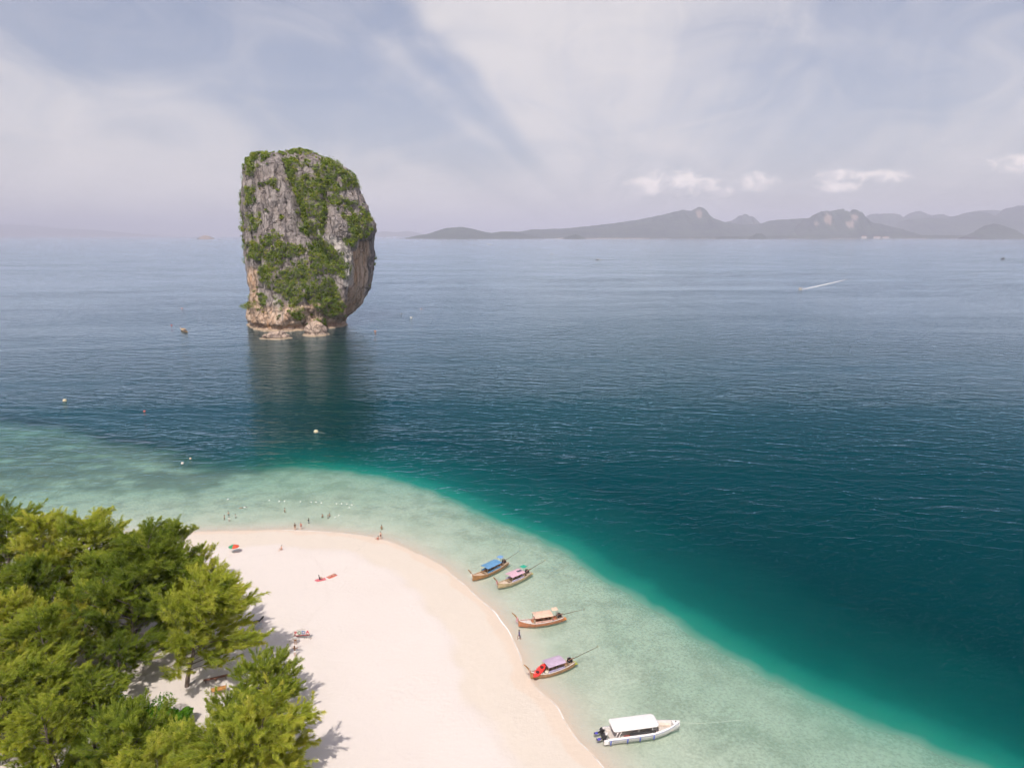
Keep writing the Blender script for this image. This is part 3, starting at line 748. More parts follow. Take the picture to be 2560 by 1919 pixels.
def casuarina(seed, h, rad, base=0.22, lean=(0.05, 0.0), nb=46, dens=1.0):
    """trunk with ascending limbs, each limb carrying feathery plumes of drooping needles; returns meshes (wood, crown)"""
    rg = np.random.default_rng(seed)
    wood = []
    tz_ = np.linspace(0, 1, 9)
    wob = np.cumsum(rg.normal(scale=0.10, size=(9, 2)), axis=0)
    TP = np.stack([lean[0] * h * tz_ ** 1.4 + wob[:, 0], lean[1] * h * tz_ ** 1.4 + wob[:, 1], h * 0.93 * tz_ - 0.4], 1)
    wood.append(tube_pts(TP, 0.020 * h * (1 - 0.93 * tz_) + 0.02, 8))
    plumes = []                                   # start, direction, length
    for i in range(nb):
        t = base + (0.97 - base) * ((i + rg.random()) / nb) ** 0.9
        p0 = np.array([np.interp(t, tz_, TP[:, k]) for k in range(3)])
        az = i * 2.39996 + rg.normal(scale=0.35)
        prof = math.sin(min(1, (1.02 - t) / (1 - base)) ** 0.75 * math.pi * 0.62) ** 0.8
        L = rad * prof * rg.choice([0.55, 0.8, 1.0, 1.3]) * rg.uniform(0.85, 1.1) + 0.5
        up = 0.25 + 0.85 * t + rg.normal(scale=0.14)
        d = np.array([math.cos(az) + 0.18, math.sin(az), up]); d /= np.linalg.norm(d)
        s = np.linspace(0, 1, 6)
        droop = rg.uniform(0.05, 0.28)
        LP = p0 + s[:, None] * d * L + np.stack([0.06 * L * s ** 2, 0 * s, -droop * L * s ** 2.2], 1)
        wood.append(tube_pts(LP, np.maximum(0.012, 0.0085 * L * (1.05 - s) + 0.008), 5))
        ns = int(5 + L * 2.6)
        for j in range(ns):
            u = rg.uniform(0.28, 1.0) if j else 1.0
            q0 = np.array([np.interp(u, s, LP[:, k]) for k in range(3)])
            a2 = az + rg.normal(scale=0.85)
            dd = np.array([math.cos(a2) * 0.8 + 0.45, math.sin(a2) * 0.7, rg.uniform(0.1, 1.2)]); dd /= np.linalg.norm(dd)
            pl = rg.uniform(1.0, 2.3) * (0.75 + 0.25 * u)
            plumes.append((q0, dd, pl, rg.random()))
    # needle sprays
    k = len(plumes); per = int(80 * dens)
    Q0 = np.array([p[0] for p in plumes]); Dd = np.array([p[1] for p in plumes]); PL = np.array([p[2] for p in plumes]); TR = np.array([p[3] for p in plumes])
    for i in range(k):
        s = np.linspace(0, 1, 3); P = Q0[i] + s[:, None] * Dd[i] * PL[i] + np.stack([0 * s, 0 * s, -0.10 * PL[i] * s ** 2], 1)
        wood.append(tube_pts(P, 0.016 * (1.1 - s), 3))
    ii = np.repeat(np.arange(k), per)
    u = rg.random(len(ii)) ** 0.8
    P = Q0[ii] + u[:, None] * Dd[ii] * PL[ii][:, None]; P[:, 2] -= 0.10 * PL[ii] * u ** 2
    side = rg.normal(size=(len(ii), 3)); side -= (side * Dd[ii]).sum(1)[:, None] * Dd[ii]; side /= np.linalg.norm(side, axis=1)[:, None]
    nd = Dd[ii] * rg.uniform(0.35, 1.0, len(ii))[:, None] + side * rg.uniform(0.12, 0.60, len(ii))[:, None] + np.array([0.12, 0, -0.10])
    nd /= np.linalg.norm(nd, axis=1)[:, None]
    nl_ = rg.uniform(0.35, 0.80, len(ii)) * (1.15 - 0.45 * u)
    wv = np.cross(nd, rg.normal(size=nd.shape)); wv /= np.linalg.norm(wv, axis=1)[:, None]
    wd = rg.uniform(0.020, 0.036, len(ii))[:, None]
    tip = P + nd * nl_[:, None]; tip[:, 2] -= 0.10 * nl_
    mid = P + nd * (nl_ * 0.5)[:, None]
    Vn = np.stack([P - wv * wd * 0.4, mid - wv * wd, tip, mid + wv * wd], 1).reshape(-1, 3)
    hz = np.clip((P[:, 2] / h - 0.2) / 0.8, 0, 1)
    tint = np.repeat(np.clip(0.30 + 0.22 * TR[ii] + 0.16 * u + rg.normal(scale=0.10, size=len(ii)) + 0.18 * vnoise(P[:, 0] / 1.6, P[:, 1] / 1.6, P[:, 2] / 1.6, seed), 0, 1), 4)
    Fn = np.arange(len(Vn)).reshape(-1, 4)
    wv_, wf_ = join(wood)
    return mesh_np('trunk', wv_, wf_), mesh_np('crown', Vn, Fn, {'tint': tint}, smooth=False)

KINDS = {
    'tall': casuarina(11, 15.0, 5.2, 0.14, (0.05, 0.0), 52),
    'broad': casuarina(12, 12.0, 5.8, 0.10, (0.08, 0.02), 52),
    'lean': casuarina(13, 11.5, 4.8, 0.20, (0.22, -0.03), 46),
    'low': casuarina(14, 7.5, 4.2, 0.10, (0.06, 0.0), 40, 1.1),
    'airy': casuarina(15, 10.0, 3.6, 0.25, (0.15, 0.0), 26, 0.75),
}
for kd, (wm, cm) in KINDS.items():
    wm.materials.append(m_bark); cm.materials.append(m_needles)
def sand_z(x, y):
    return float(terrain(np.array([x]), np.array([y]))[0][0])
def plant(kind, px, py, sc, rz, label, z=None):
    """a tree rooted where the ground shows at that place of the photograph"""
    g0 = gp(px, py, 1.6); zz_ = sand_z(g0[0], g0[1])
    t = empty('casuarina_tree', (g0[0], g0[1], zz_), rz); t.scale = (sc, sc, sc)
    wm, cm = KINDS[kind]
    link('trunk', wm, None, t); link('crown', cm, None, t)
    return tag(t, label, 'tree', 'casuarina trees of the beach grove')
TREES = [
    ('tall', 30, 1520, 1.24, 0.3, 'tall casuarina at the left edge whose crown rises highest against the reef water'),
    ('tall', 128, 1540, 1.18, 2.1, 'casuarina with bright top beside the tallest one at the grove\'s seaward side'),
    ('broad', 225, 1530, 1.36, 1.2, 'casuarina behind the small sand gap at the seaward side of the grove'),
    ('airy', 305, 1480, 1.30, 4.0, 'thin casuarina standing just above the small gap of bare sand'),
    ('broad', 330, 1665, 1.32, 0.2, 'large yellowish casuarina with dark forked trunk in the middle of the grove'),
    ('tall', 405, 1600, 1.30, 5.0, 'casuarina with upright plume at the top centre of the grove by the beach'),
    ('lean', 465, 1712, 1.38, 0.0, 'leaning casuarina whose branches reach farthest out over the beach loungers'),
    ('airy', 515, 1625, 1.26, 0.4, 'airy casuarina with loose twigs above the beach on the right of the grove'),
    ('broad', 60, 1690, 1.05, 2.6, 'dark casuarina crown at the left edge half way down the grove'),
    ('tall', 150, 1760, 0.95, 3.6, 'casuarina left of the middle with a pale upright trunk below its crown'),
    ('broad', 215, 1650, 0.95, 5.2, 'shaded casuarina between the large yellowish one and the left edge'),
    ('broad', 15, 1900, 1.0, 0.9, 'casuarina crown in the lower left corner of the photograph'),
    ('tall', 160, 1990, 0.85, 4.4, 'casuarina crown at the bottom edge right of the lower left corner'),
    ('low', 330, 1990, 1.15, 2.0, 'olive casuarina crown at the bottom edge below the bright green shrub'),
    ('broad', 490, 2010, 0.80, 3.0, 'yellow-green casuarina at the bottom edge left of the dark hollow'),
    ('low', 570, 1905, 0.95, 0.7, 'low casuarina just in front of the wooden beach table'),
    ('low', 655, 1965, 1.28, 5.6, 'bright yellow-green casuarina at the bottom right corner of the grove'),
    ('low', 665, 1800, 0.98, 1.5, 'low spreading casuarina with wispy twigs reaching right over the sand'),
    ('tall', 235, 1880, 0.72, 0.1, 'casuarina with grey shaded twigs left of the bright green shrub'),
    ('broad', 95, 1600, 1.1, 4.1, 'casuarina in the thick of the grove behind the dark crown at the left edge'),
    ('tall', 270, 1600, 0.95, 1.9, 'casuarina behind and left of the large yellowish one'),
    ('broad', -40, 1800, 1.1, 3.3, 'casuarina cut by the left edge low in the photograph'),
    ('low', 420, 2050, 1.1, 4.9, 'fresh green casuarina between the vivid shrub and the bottom edge'),
    ('broad', 130, 1870, 0.95, 1.1, 'casuarina filling the lower left between two bottom edge crowns'),
    ('tall', 452, 1500, 0.95, 2.7, 'casuarina at the right end of the grove\'s seaward row, reaching the waterline'),
    ('airy', 525, 1475, 0.80, 3.1, 'small wispy casuarina at the top right corner of the grove near the umbrella'),
    ('broad', 362, 1500, 0.98, 0.8, 'casuarina in the seaward row between the thin one and the upright plume'),
    ('airy', 300, 1735, 0.85, 5.5, 'sparse casuarina at the left end of the bare sand inside the grove'),
    ('low', 600, 2010, 1.2, 3.9, 'casuarina at the bottom edge behind the brightest crown'),
]
for tr_ in TREES: plant(*tr_)
# broad-leaved shrubs among them
m_broad = leaf_mat('broad_green_leaves', [(0.0, (0.030, 0.080, 0.008)), (0.5, (0.075, 0.20, 0.014)), (1.0, (0.14, 0.30, 0.03))], 0.35)
for (px, py, r, sd, lab) in [(368, 1838, 2.6, 21, 'vivid green broad-leaved shrub beside the bare sand inside the grove'),
                             (440, 1815, 1.5, 22, 'small green broad-leaved shrub at the foot of the yellow-green casuarina'),
                             (310, 1800, 1.9, 23, 'dark green broad-leaved shrub in the shade left of the vivid one'),
                             (215, 1945, 2.2, 24, 'green broad-leaved shrub at the bottom edge of the photograph')]:
    p = gp(px, py, 1.6)
    bush('broadleaf_shrub', lab, (p[0], p[1], sand_z(p[0], p[1]) - 0.1), r, sd, per=2400, mat=m_broad, size=0.15, lobes=11)
# leaf litter and low scrub that nobody could count, under the trees
gpoly = [tuple(gp(x, y, 1.6)[:2]) for x, y in [(-250, 1450), (120, 1470), (240, 1540), (280, 1640), (250, 1740), (330, 1830), (430, 1850), (600, 1880), (620, 2150), (-300, 2150)]]
rg = np.random.default_rng(5)
gx = rg.uniform(-130, -15, 9000); gy = rg.uniform(45, 140, 9000)
ok = in_poly(gx, gy, gpoly) & (fbm(gx / 6, gy / 6, gx * 0, 3, 0.5, 91) > -0.15)
gx, gy = gx[ok][:1500], gy[ok][:1500]
gz = terrain(gx, gy)[0]
Q, Fq, tint = leaf_cloud(np.stack([gx, gy, gz + 0.3], 1), rg.uniform(0.35, 1.1, len(gx)), 34, 0.16, rg, 0.6)
m_under = leaf_mat('undergrowth_leaves', [(0.0, (0.028, 0.048, 0.010)), (0.6, (0.07, 0.10, 0.018)), (1.0, (0.15, 0.14, 0.045))], 0.25)
tag(link('undergrowth', mesh_np('undergrowth', Q, Fq, {'tint': tint}, smooth=False), m_under), 'low leafy undergrowth beneath the casuarinas', kind='stuff')
# ------------------------------------------------------------------ boats
class MB:
    """collects simple shapes; build() links them as one mesh object"""
    def __init__(self): self.b = bmesh.new()
    def box(self, size, loc=(0, 0, 0), rot=(0, 0, 0), taper=None):
        m = Matrix.LocRotScale(Vector(loc), __import__('mathutils').Euler(rot), Vector(size))
        r = bmesh.ops.create_cube(self.b, size=1.0)
        for v in r['verts']:
            if taper is not None and v.co.z > 0: v.co.x *= taper; v.co.y *= taper
            v.co = m @ v.co
        return self
    def tube(self, pts, r, n=6, cap=True):
        rr_ = r if hasattr(r, '__len__') else [r] * len(pts)
        V, Fq = tube_pts(np.array(pts, float), np.array(rr_, float), n)
        vs = [self.b.verts.new(v) for v in V]
        for f in Fq: self.b.faces.new([vs[i] for i in f])
        if cap:
            self.b.faces.new(vs[:n][::-1]); self.b.faces.new(vs[-n:])
        return self
    def ball(self, r, loc=(0, 0, 0), sc=(1, 1, 1), u=12, v=8):
        m = Matrix.LocRotScale(Vector(loc), None, Vector(sc))
        bmesh.ops.create_uvsphere(self.b, u_segments=u, v_segments=v, radius=r, matrix=m); return self
    def loft(self, rows, closed=False, caps=False):
        k = len(rows[0]); VS = [[self.b.verts.new(p) for p in r] for r in rows]
        for A, B in zip(VS[:-1], VS[1:]):
            for j in range(k if closed else k - 1):
                self.b.faces.new((A[j], A[(j + 1) % k], B[(j + 1) % k], B[j]))
        if caps:
            self.b.faces.new(VS[0][::-1]); self.b.faces.new(VS[-1])
        return self
    def build(self, name, mat, parent=None, smooth=False, bevel=0.0, loc=None):
        bmesh.ops.recalc_face_normals(self.b, faces=self.b.faces)
        if bevel: bmesh.ops.bevel(self.b, geom=list(self.b.edges), offset=bevel, segments=1, affect='EDGES')
        me = bpy.data.meshes.new(name); self.b.to_mesh(me); self.b.free()
        if smooth:
            for p in me.polygons: p.use_smooth = True
        o = link(name, me, mat, parent)
        if loc is not None: o.location = loc
        return o

def longtail(label, bow, stern, hullc, rimc, roofc, sidec, shade=None, flap=(0.75, 0.28, 0.08), sash=(0.85, 0.35, 0.4), solar=False, scale=1.0, tail=4.6, cargo=True, ztail=0.42, group='longtail boats moored off the beach'):
    bow = np.array(bow[:2]); stern = np.array(stern[:2])
    dv = bow - stern; L = np.linalg.norm(dv); c = (bow + stern) / 2
    root = empty('longtail_boat', (c[0], c[1], 0.0), math.atan2(dv[1], dv[0]))
    tag(root, label, 'boat', group)
    hl = L / 2
    k = tuple(round(v, 3) for v in hullc)
    m_h = paint('hull_wood_%s_%s_%s' % k, hullc, 0.5, 0.22, 2.2); m_r = paint('rim_%s_%s_%s' % tuple(rimc), rimc, 0.5, 0.1, 3.0)
    m_dk = paint('deck_planks', (0.46, 0.34, 0.24), 0.8, 0.25, 5.0); m_dark = paint('engine_iron', (0.035, 0.03, 0.028), 0.5, 0.3, 8.0, 0.3)
    def hb(t): return 0.92 * (1 - max(t, 0) ** 2.6 * 0.95) * (1 - 0.52 * max(-t, 0) ** 2.2)
    def gz(t): return 0.62 + 0.72 * max(t, 0) ** 2.4 + 0.16 * max(-t, 0) ** 2
    def kz(t): return -0.28 + 0.75 * max(t - 0.25, 0) ** 2 + 0.22 * max(-t - 0.5, 0)
    def row(t, inset=0.0, lift=0.0):
        r_ = []
        for s in np.linspace(-1, 1, 11):
            yy_ = (hb(t) - inset) * np.sign(s) * math.sin(abs(s) * math.pi / 2) ** 0.75
            zz_ = kz(t) + lift + (gz(t) - kz(t) - lift) * abs(s) ** 2.2
            r_.append((t * hl, yy_, zz_))
        return r_
    ts = np.linspace(-1, 1, 22)
    hull = MB(); outer = [row(t) for t in ts]; inner = [row(t, 0.06, 0.22) for t in ts]
    hull.loft([list(a_) + list(b_[::-1]) for a_, b_ in zip(outer, inner)], closed=True, caps=True)
    H_ = hull.build('hull', m_h, root, smooth=False)
    for sgn in (-1, 1):
        MB().tube([(t * hl, sgn * hb(t), gz(t) + 0.01) for t in ts], 0.065, 6).build('gunwale', m_r, root, True)
    # dark rubbing line painted along the side
    d_ = MB()
    d_.loft([[(t * hl, y_ * 0.97, gz(t) - 0.10) for y_ in np.linspace(-(hb(t) - 0.07), hb(t) - 0.07, 4)] for t in np.linspace(0.42, 0.95, 8)])
    fd = d_.build('foredeck', m_r, root)
    d_ = MB(); d_.loft([[(t * hl, y_, 0.12) for y_ in np.linspace(-hb(t) * 0.72, hb(t) * 0.72, 4)] for t in np.linspace(-0.85, 0.45, 10)]); d_.build('floor', m_dk, root)
    d_ = MB(); d_.loft([[(t * hl, y_ * 0.97, gz(t) - 0.06) for y_ in np.linspace(-(hb(t) - 0.07), hb(t) - 0.07, 4)] for t in np.linspace(-0.99, -0.72, 5)]); d_.build('aft_deck', m_dk, root)
    # prow: long upswept stem post
    b0 = hl * 0.97
    pr_ = MB().tube([(b0 - 0.25, 0, 0.2), (b0, 0, 0.95), (b0 + 0.25, 0, 1.6), (b0 + 0.85, 0, 2.45), (b0 + 1.25, 0, 2.85)], [0.12, 0.13, 0.12, 0.11, 0.08], 6).build('prow', paint('prow_wood', (0.42, 0.22, 0.09), 0.5, 0.2, 3.0), root)
    rb = MB()
    for i in range(4):
        a_ = i * 1.6
        rb.tube([(b0 + 0.30, 0, 1.75), (b0 + 0.38 + 0.12 * math.cos(a_), 0.14 * math.sin(a_), 1.35), (b0 + 0.34 + 0.2 * math.cos(a_), 0.2 * math.sin(a_), 0.85)], [0.05, 0.045, 0.02], 5)
    rb.ball(0.15, (b0 + 0.30, 0, 1.72), (1, 1, 1.2), 8, 6)
    rb.build('sash', paint('sash_%s_%s_%s' % tuple(sash), sash, 0.8, 0.25, 8.0), pr_)
    # canopy
    x0, x1 = -0.46 * hl, 0.34 * hl
    m_roof = paint('canopy_%s_%s_%s' % tuple(roofc), roofc, 0.7, 0.10, 1.6)
    arc = [(y_, 1.78 + 0.16 * (1 - (y_ / 1.08) ** 2)) for y_ in np.linspace(-1.08, 1.08, 9)]
    rf = MB(); rf.loft([[(x_, y_, z_) for y_, z_ in arc] + [(x_, y_, z_ - 0.05) for y_, z_ in arc[::-1]] for x_ in np.linspace(x0, x1, 7)], closed=True, caps=True)
    ROOF = rf.build('canopy', m_roof, root)
    for i_ in range(6):                            # battens under the cloth
        x_ = x0 + (x1 - x0) * (i_ + 0.5) / 6
        MB().tube([(x_, y_, z_ + 0.012) for y_, z_ in arc], 0.018, 5).build('batten', m_roof, ROOF)
    if solar: MB().box((1.05, 0.55, 0.04), (x0 + 0.75, 0.15, 1.99), (0.1, 0, 0)).build('solar_panel', paint('solar_glass', (0.10, 0.09, 0.12), 0.2, 0.3, 6), ROOF)
    for x_ in (x0 + 0.1, (x0 + x1) / 2, x1 - 0.1):
        for sgn in (-1, 1):
            MB().tube([(x_, sgn * 0.84, 0.55), (x_, sgn * 0.90, 1.80)], 0.035, 6).build('post', m_dk, root)
    for sgn in (-1, 1):
        MB().box((x1 - x0 - 0.2, 0.03, 0.34), ((x0 + x1) / 2, sgn * 0.86, 0.86), (-sgn * 0.08, 0, 0)).build('side_board', paint('board_%s_%s_%s' % tuple(sidec), sidec, 0.6, 0.2, 3), root)
    for x_ in np.linspace(x0 + 0.4, x1 - 0.3, 3):
        MB().box((0.28, 1.42, 0.05), (x_, 0, 0.52)).build('bench', m_dk, root)
    if cargo:
        rg_ = random.Random(int(L * 1000) + int(c[0] * 10))
        for i_, cc_ in enumerate([(0.80, 0.62, 0.10), (0.75, 0.20, 0.16), (0.82, 0.80, 0.74), (0.18, 0.32, 0.55)]):
            MB().box((0.34, 0.30, 0.26), (x0 - 0.22 - 0.34 * (i_ % 2), rg_.uniform(-0.5, 0.5), 0.28 + 0.02 * i_), (0, 0, rg_.random())).build('crate', paint('crate_%d' % i_, cc_, 0.6, 0.15), root, bevel=0.02)
    # car engine on its pivot with the long shaft
    ex0 = -0.80 * hl
    EN = MB().box((0.80, 0.46, 0.46), (ex0, 0, 1.18), (0, -0.08, 0), 0.8).box((0.30, 0.56, 0.30), (ex0 - 0.25, 0, 1.0)).box((0.5, 0.2, 0.24), (ex0 + 0.05, 0, 1.45)).build('engine', m_dark, root, bevel=0.03)
    MB().tube([(ex0, 0, 0.55), (ex0, 0, 1.05)], 0.09, 8).build('pivot', m_dark, EN)
    MB().tube([(ex0 + 0.35, 0.2, 1.3), (ex0 - 0.1, 0.34, 1.48), (ex0 - 0.6, 0.3, 1.52)], 0.05, 6).build('exhaust', paint('rusty_pipe', (0.35, 0.16, 0.10), 0.6, 0.3, 9), EN)
    MB().ball(0.17, (ex0 + 0.28, -0.1, 1.62), (1, 1, 0.7), 10, 6).build('air_filter', paint('filter_metal', (0.5, 0.42, 0.40), 0.35, 0.2, 6, 0.5), EN)
    MB().tube([(ex0 + 0.3, 0, 1.30), (ex0 + 1.35, 0.15, 1.55)], 0.028, 5).build('tiller', m_dk, EN)
    te = (ex0 - 0.4 - tail, 0.0, 1.15 + ztail * tail * 0.35)
    SH = MB().tube([(ex0 - 0.35, 0, 1.12), (ex0 - 0.4 - tail * 0.45, 0, 1.14 + ztail * tail * 0.16), te], [0.06, 0.05, 0.03], 6).build('drive_shaft', paint('shaft_tube', (0.16, 0.12, 0.08), 0.5, 0.2, 5, 0.2), root)
    pp = MB()
    for i_ in range(3):
        a_ = i_ * 2.094
        pp.box((0.03, 0.09, 0.24), (te[0] - 0.03, 0.11 * math.sin(a_), te[2] + 0.11 * math.cos(a_)), (-a_, 0, 0.5))
    pp.build('propeller', paint('brass', (0.55, 0.45, 0.28), 0.3, 0.1, 4, 0.7), SH)
    # coloured stern board
    MB().loft([[(-hl * 0.86, sgn * 0.52, 0.50), (-hl - 0.55, sgn * 0.44, 0.30), (-hl - 0.55, sgn * 0.44, 0.24), (-hl * 0.86, sgn * 0.52, 0.42)] for sgn in (-1, 1)], closed=True, caps=True).build('stern_board', paint('flap_%s_%s_%s' % tuple(flap), flap, 0.6, 0.15, 3), root)
    if shade is not None:
        xs_ = -0.60 * hl
        SD = MB().box((1.05, 1.15, 0.05), (xs_, -0.05, 2.38), (0.05, 0.05, 0.0)).build('helm_shade', paint('shade_%s_%s_%s' % tuple(shade), shade, 0.7, 0.1, 2), root, bevel=0.02)
        for ox in (-0.42, 0.42):
            for sgn in (-1, 1): MB().tube([(xs_ + ox, sgn * 0.42, 0.5), (xs_ + ox, sgn * 0.46, 2.36)], 0.024, 5).build('shade_post', m_dk, SD)
    return root

WB = (0.72, 0.66, 0.60)
B1 = longtail('long wooden boat under a blue canopy with a second small blue helm roof', gp(1181, 1453), gp(1268, 1411), (0.46, 0.23, 0.09), (0.62, 0.44, 0.30), (0.13, 0.30, 0.50), (0.12, 0.33, 0.58), (0.16, 0.32, 0.62), (0.62, 0.55, 0.42), (0.80, 0.74, 0.66), tail=4.4)
B2 = longtail('wooden boat with pale pink canopy, dark roof panel and green helm roof', gp(1244, 1472), gp(1325, 1437), (0.58, 0.44, 0.26), (0.70, 0.56, 0.42), (0.66, 0.42, 0.50), (0.50, 0.46, 0.66), (0.02, 0.36, 0.24), (0.60, 0.47, 0.14), (0.75, 0.30, 0.38), solar=True, tail=4.4)
B3 = longtail('white rimmed boat with peach canopy, peach helm roof and orange stern board', gp(1296, 1567), gp(1408, 1550), (0.50, 0.20, 0.10), (0.72, 0.64, 0.60), (0.76, 0.52, 0.39), (0.74, 0.44, 0.36), (0.78, 0.57, 0.42), (0.72, 0.26, 0.06), (0.80, 0.38, 0.46), tail=4.2, ztail=0.25)
B4 = longtail('boat with mauve canopy and yellow-green stern board carrying a red kayak', gp(1326, 1698), gp(1434, 1662), (0.44, 0.24, 0.12), (0.70, 0.62, 0.56), (0.52, 0.40, 0.52), (0.48, 0.42, 0.62), None, (0.45, 0.46, 0.04), (0.66, 0.50, 0.44), solar=False, tail=4.8, cargo=False)
bmid = longtail('lone brown boat with white bow sash anchored left of the limestone tower', gp(452, 825), gp(468, 831), (0.42, 0.26, 0.12), (0.62, 0.50, 0.36), (0.55, 0.36, 0.18), (0.40, 0.24, 0.12), None, (0.5, 0.35, 0.15), (0.85, 0.80, 0.78), tail=3.0, cargo=False, group='longtail boats at anchor')

# red double kayak lying across the mauve boat's bow
def kayak(parent_boat):
    mw = parent_boat.matrix_world if False else Matrix.LocRotScale(parent_boat.location, parent_boat.rotation_euler, None)
    kc = gp(1349, 1675, 1.05)
    root = empty('kayak', (kc[0], kc[1], 1.05), R(57))
    root.rotation_euler.x = R(14); root.rotation_euler.y = R(-6)
    rows = []
    for t in np.linspace(-1, 1, 21):
        w_ = 0.50 * (1 - abs(t) ** 3.2) + 0.03; top = 0.17 + 0.06 * t * t; bot = -0.16 + 0.16 * t ** 4
        rows.append([(t * 1.75, w_ * math.cos(a_), (top if math.sin(a_) > 0 else -bot) * math.sin(a_)) for a_ in np.linspace(0, 2 * math.pi, 14, endpoint=False)])
    MB().loft(rows, closed=True, caps=True).build('hull', paint('kayak_red', (0.78, 0.055, 0.045), 0.35, 0.08, 2), root, True)
    for x_ in (-0.62, 0.62):
        st = MB(); st.tube([(x_, 0, 0.12), (x_, 0, 0.215)], [0.27, 0.27], 14).build('seat_well', paint('kayak_well_shade', (0.10, 0.012, 0.012), 0.5, 0.2), root)  # solid dark disc: the shade inside the seat hole put into its colour
        MB().box((0.08, 0.34, 0.24), (x_ - 0.26, 0, 0.30), (0, -0.3, 0)).build('backrest', paint('kayak_pad', (0.05, 0.03, 0.03), 0.8, 0.2), root, bevel=0.03)
    return tag(root, 'red two-seat kayak laid across the bow of the mauve canopied boat', 'kayak')
kayak(B4)
mw4 = Matrix.LocRotScale(B4.location, B4.rotation_euler, None)
bx_ = MB().box((0.55, 0.5, 0.42), (0, 0, 0.21)).box((0.6, 0.55, 0.08), (0, 0, 0.46)).build('cool_box', paint('cool_box_cream', (0.80, 0.72, 0.58), 0.5, 0.08), None, bevel=0.03)
bx_.location = mw4 @ Vector((1.15, 0.35, 0.2)); bx_.rotation_euler.z = 0.5
tag(bx_, 'cream cool box standing beside the red kayak on the boat', 'cool box')

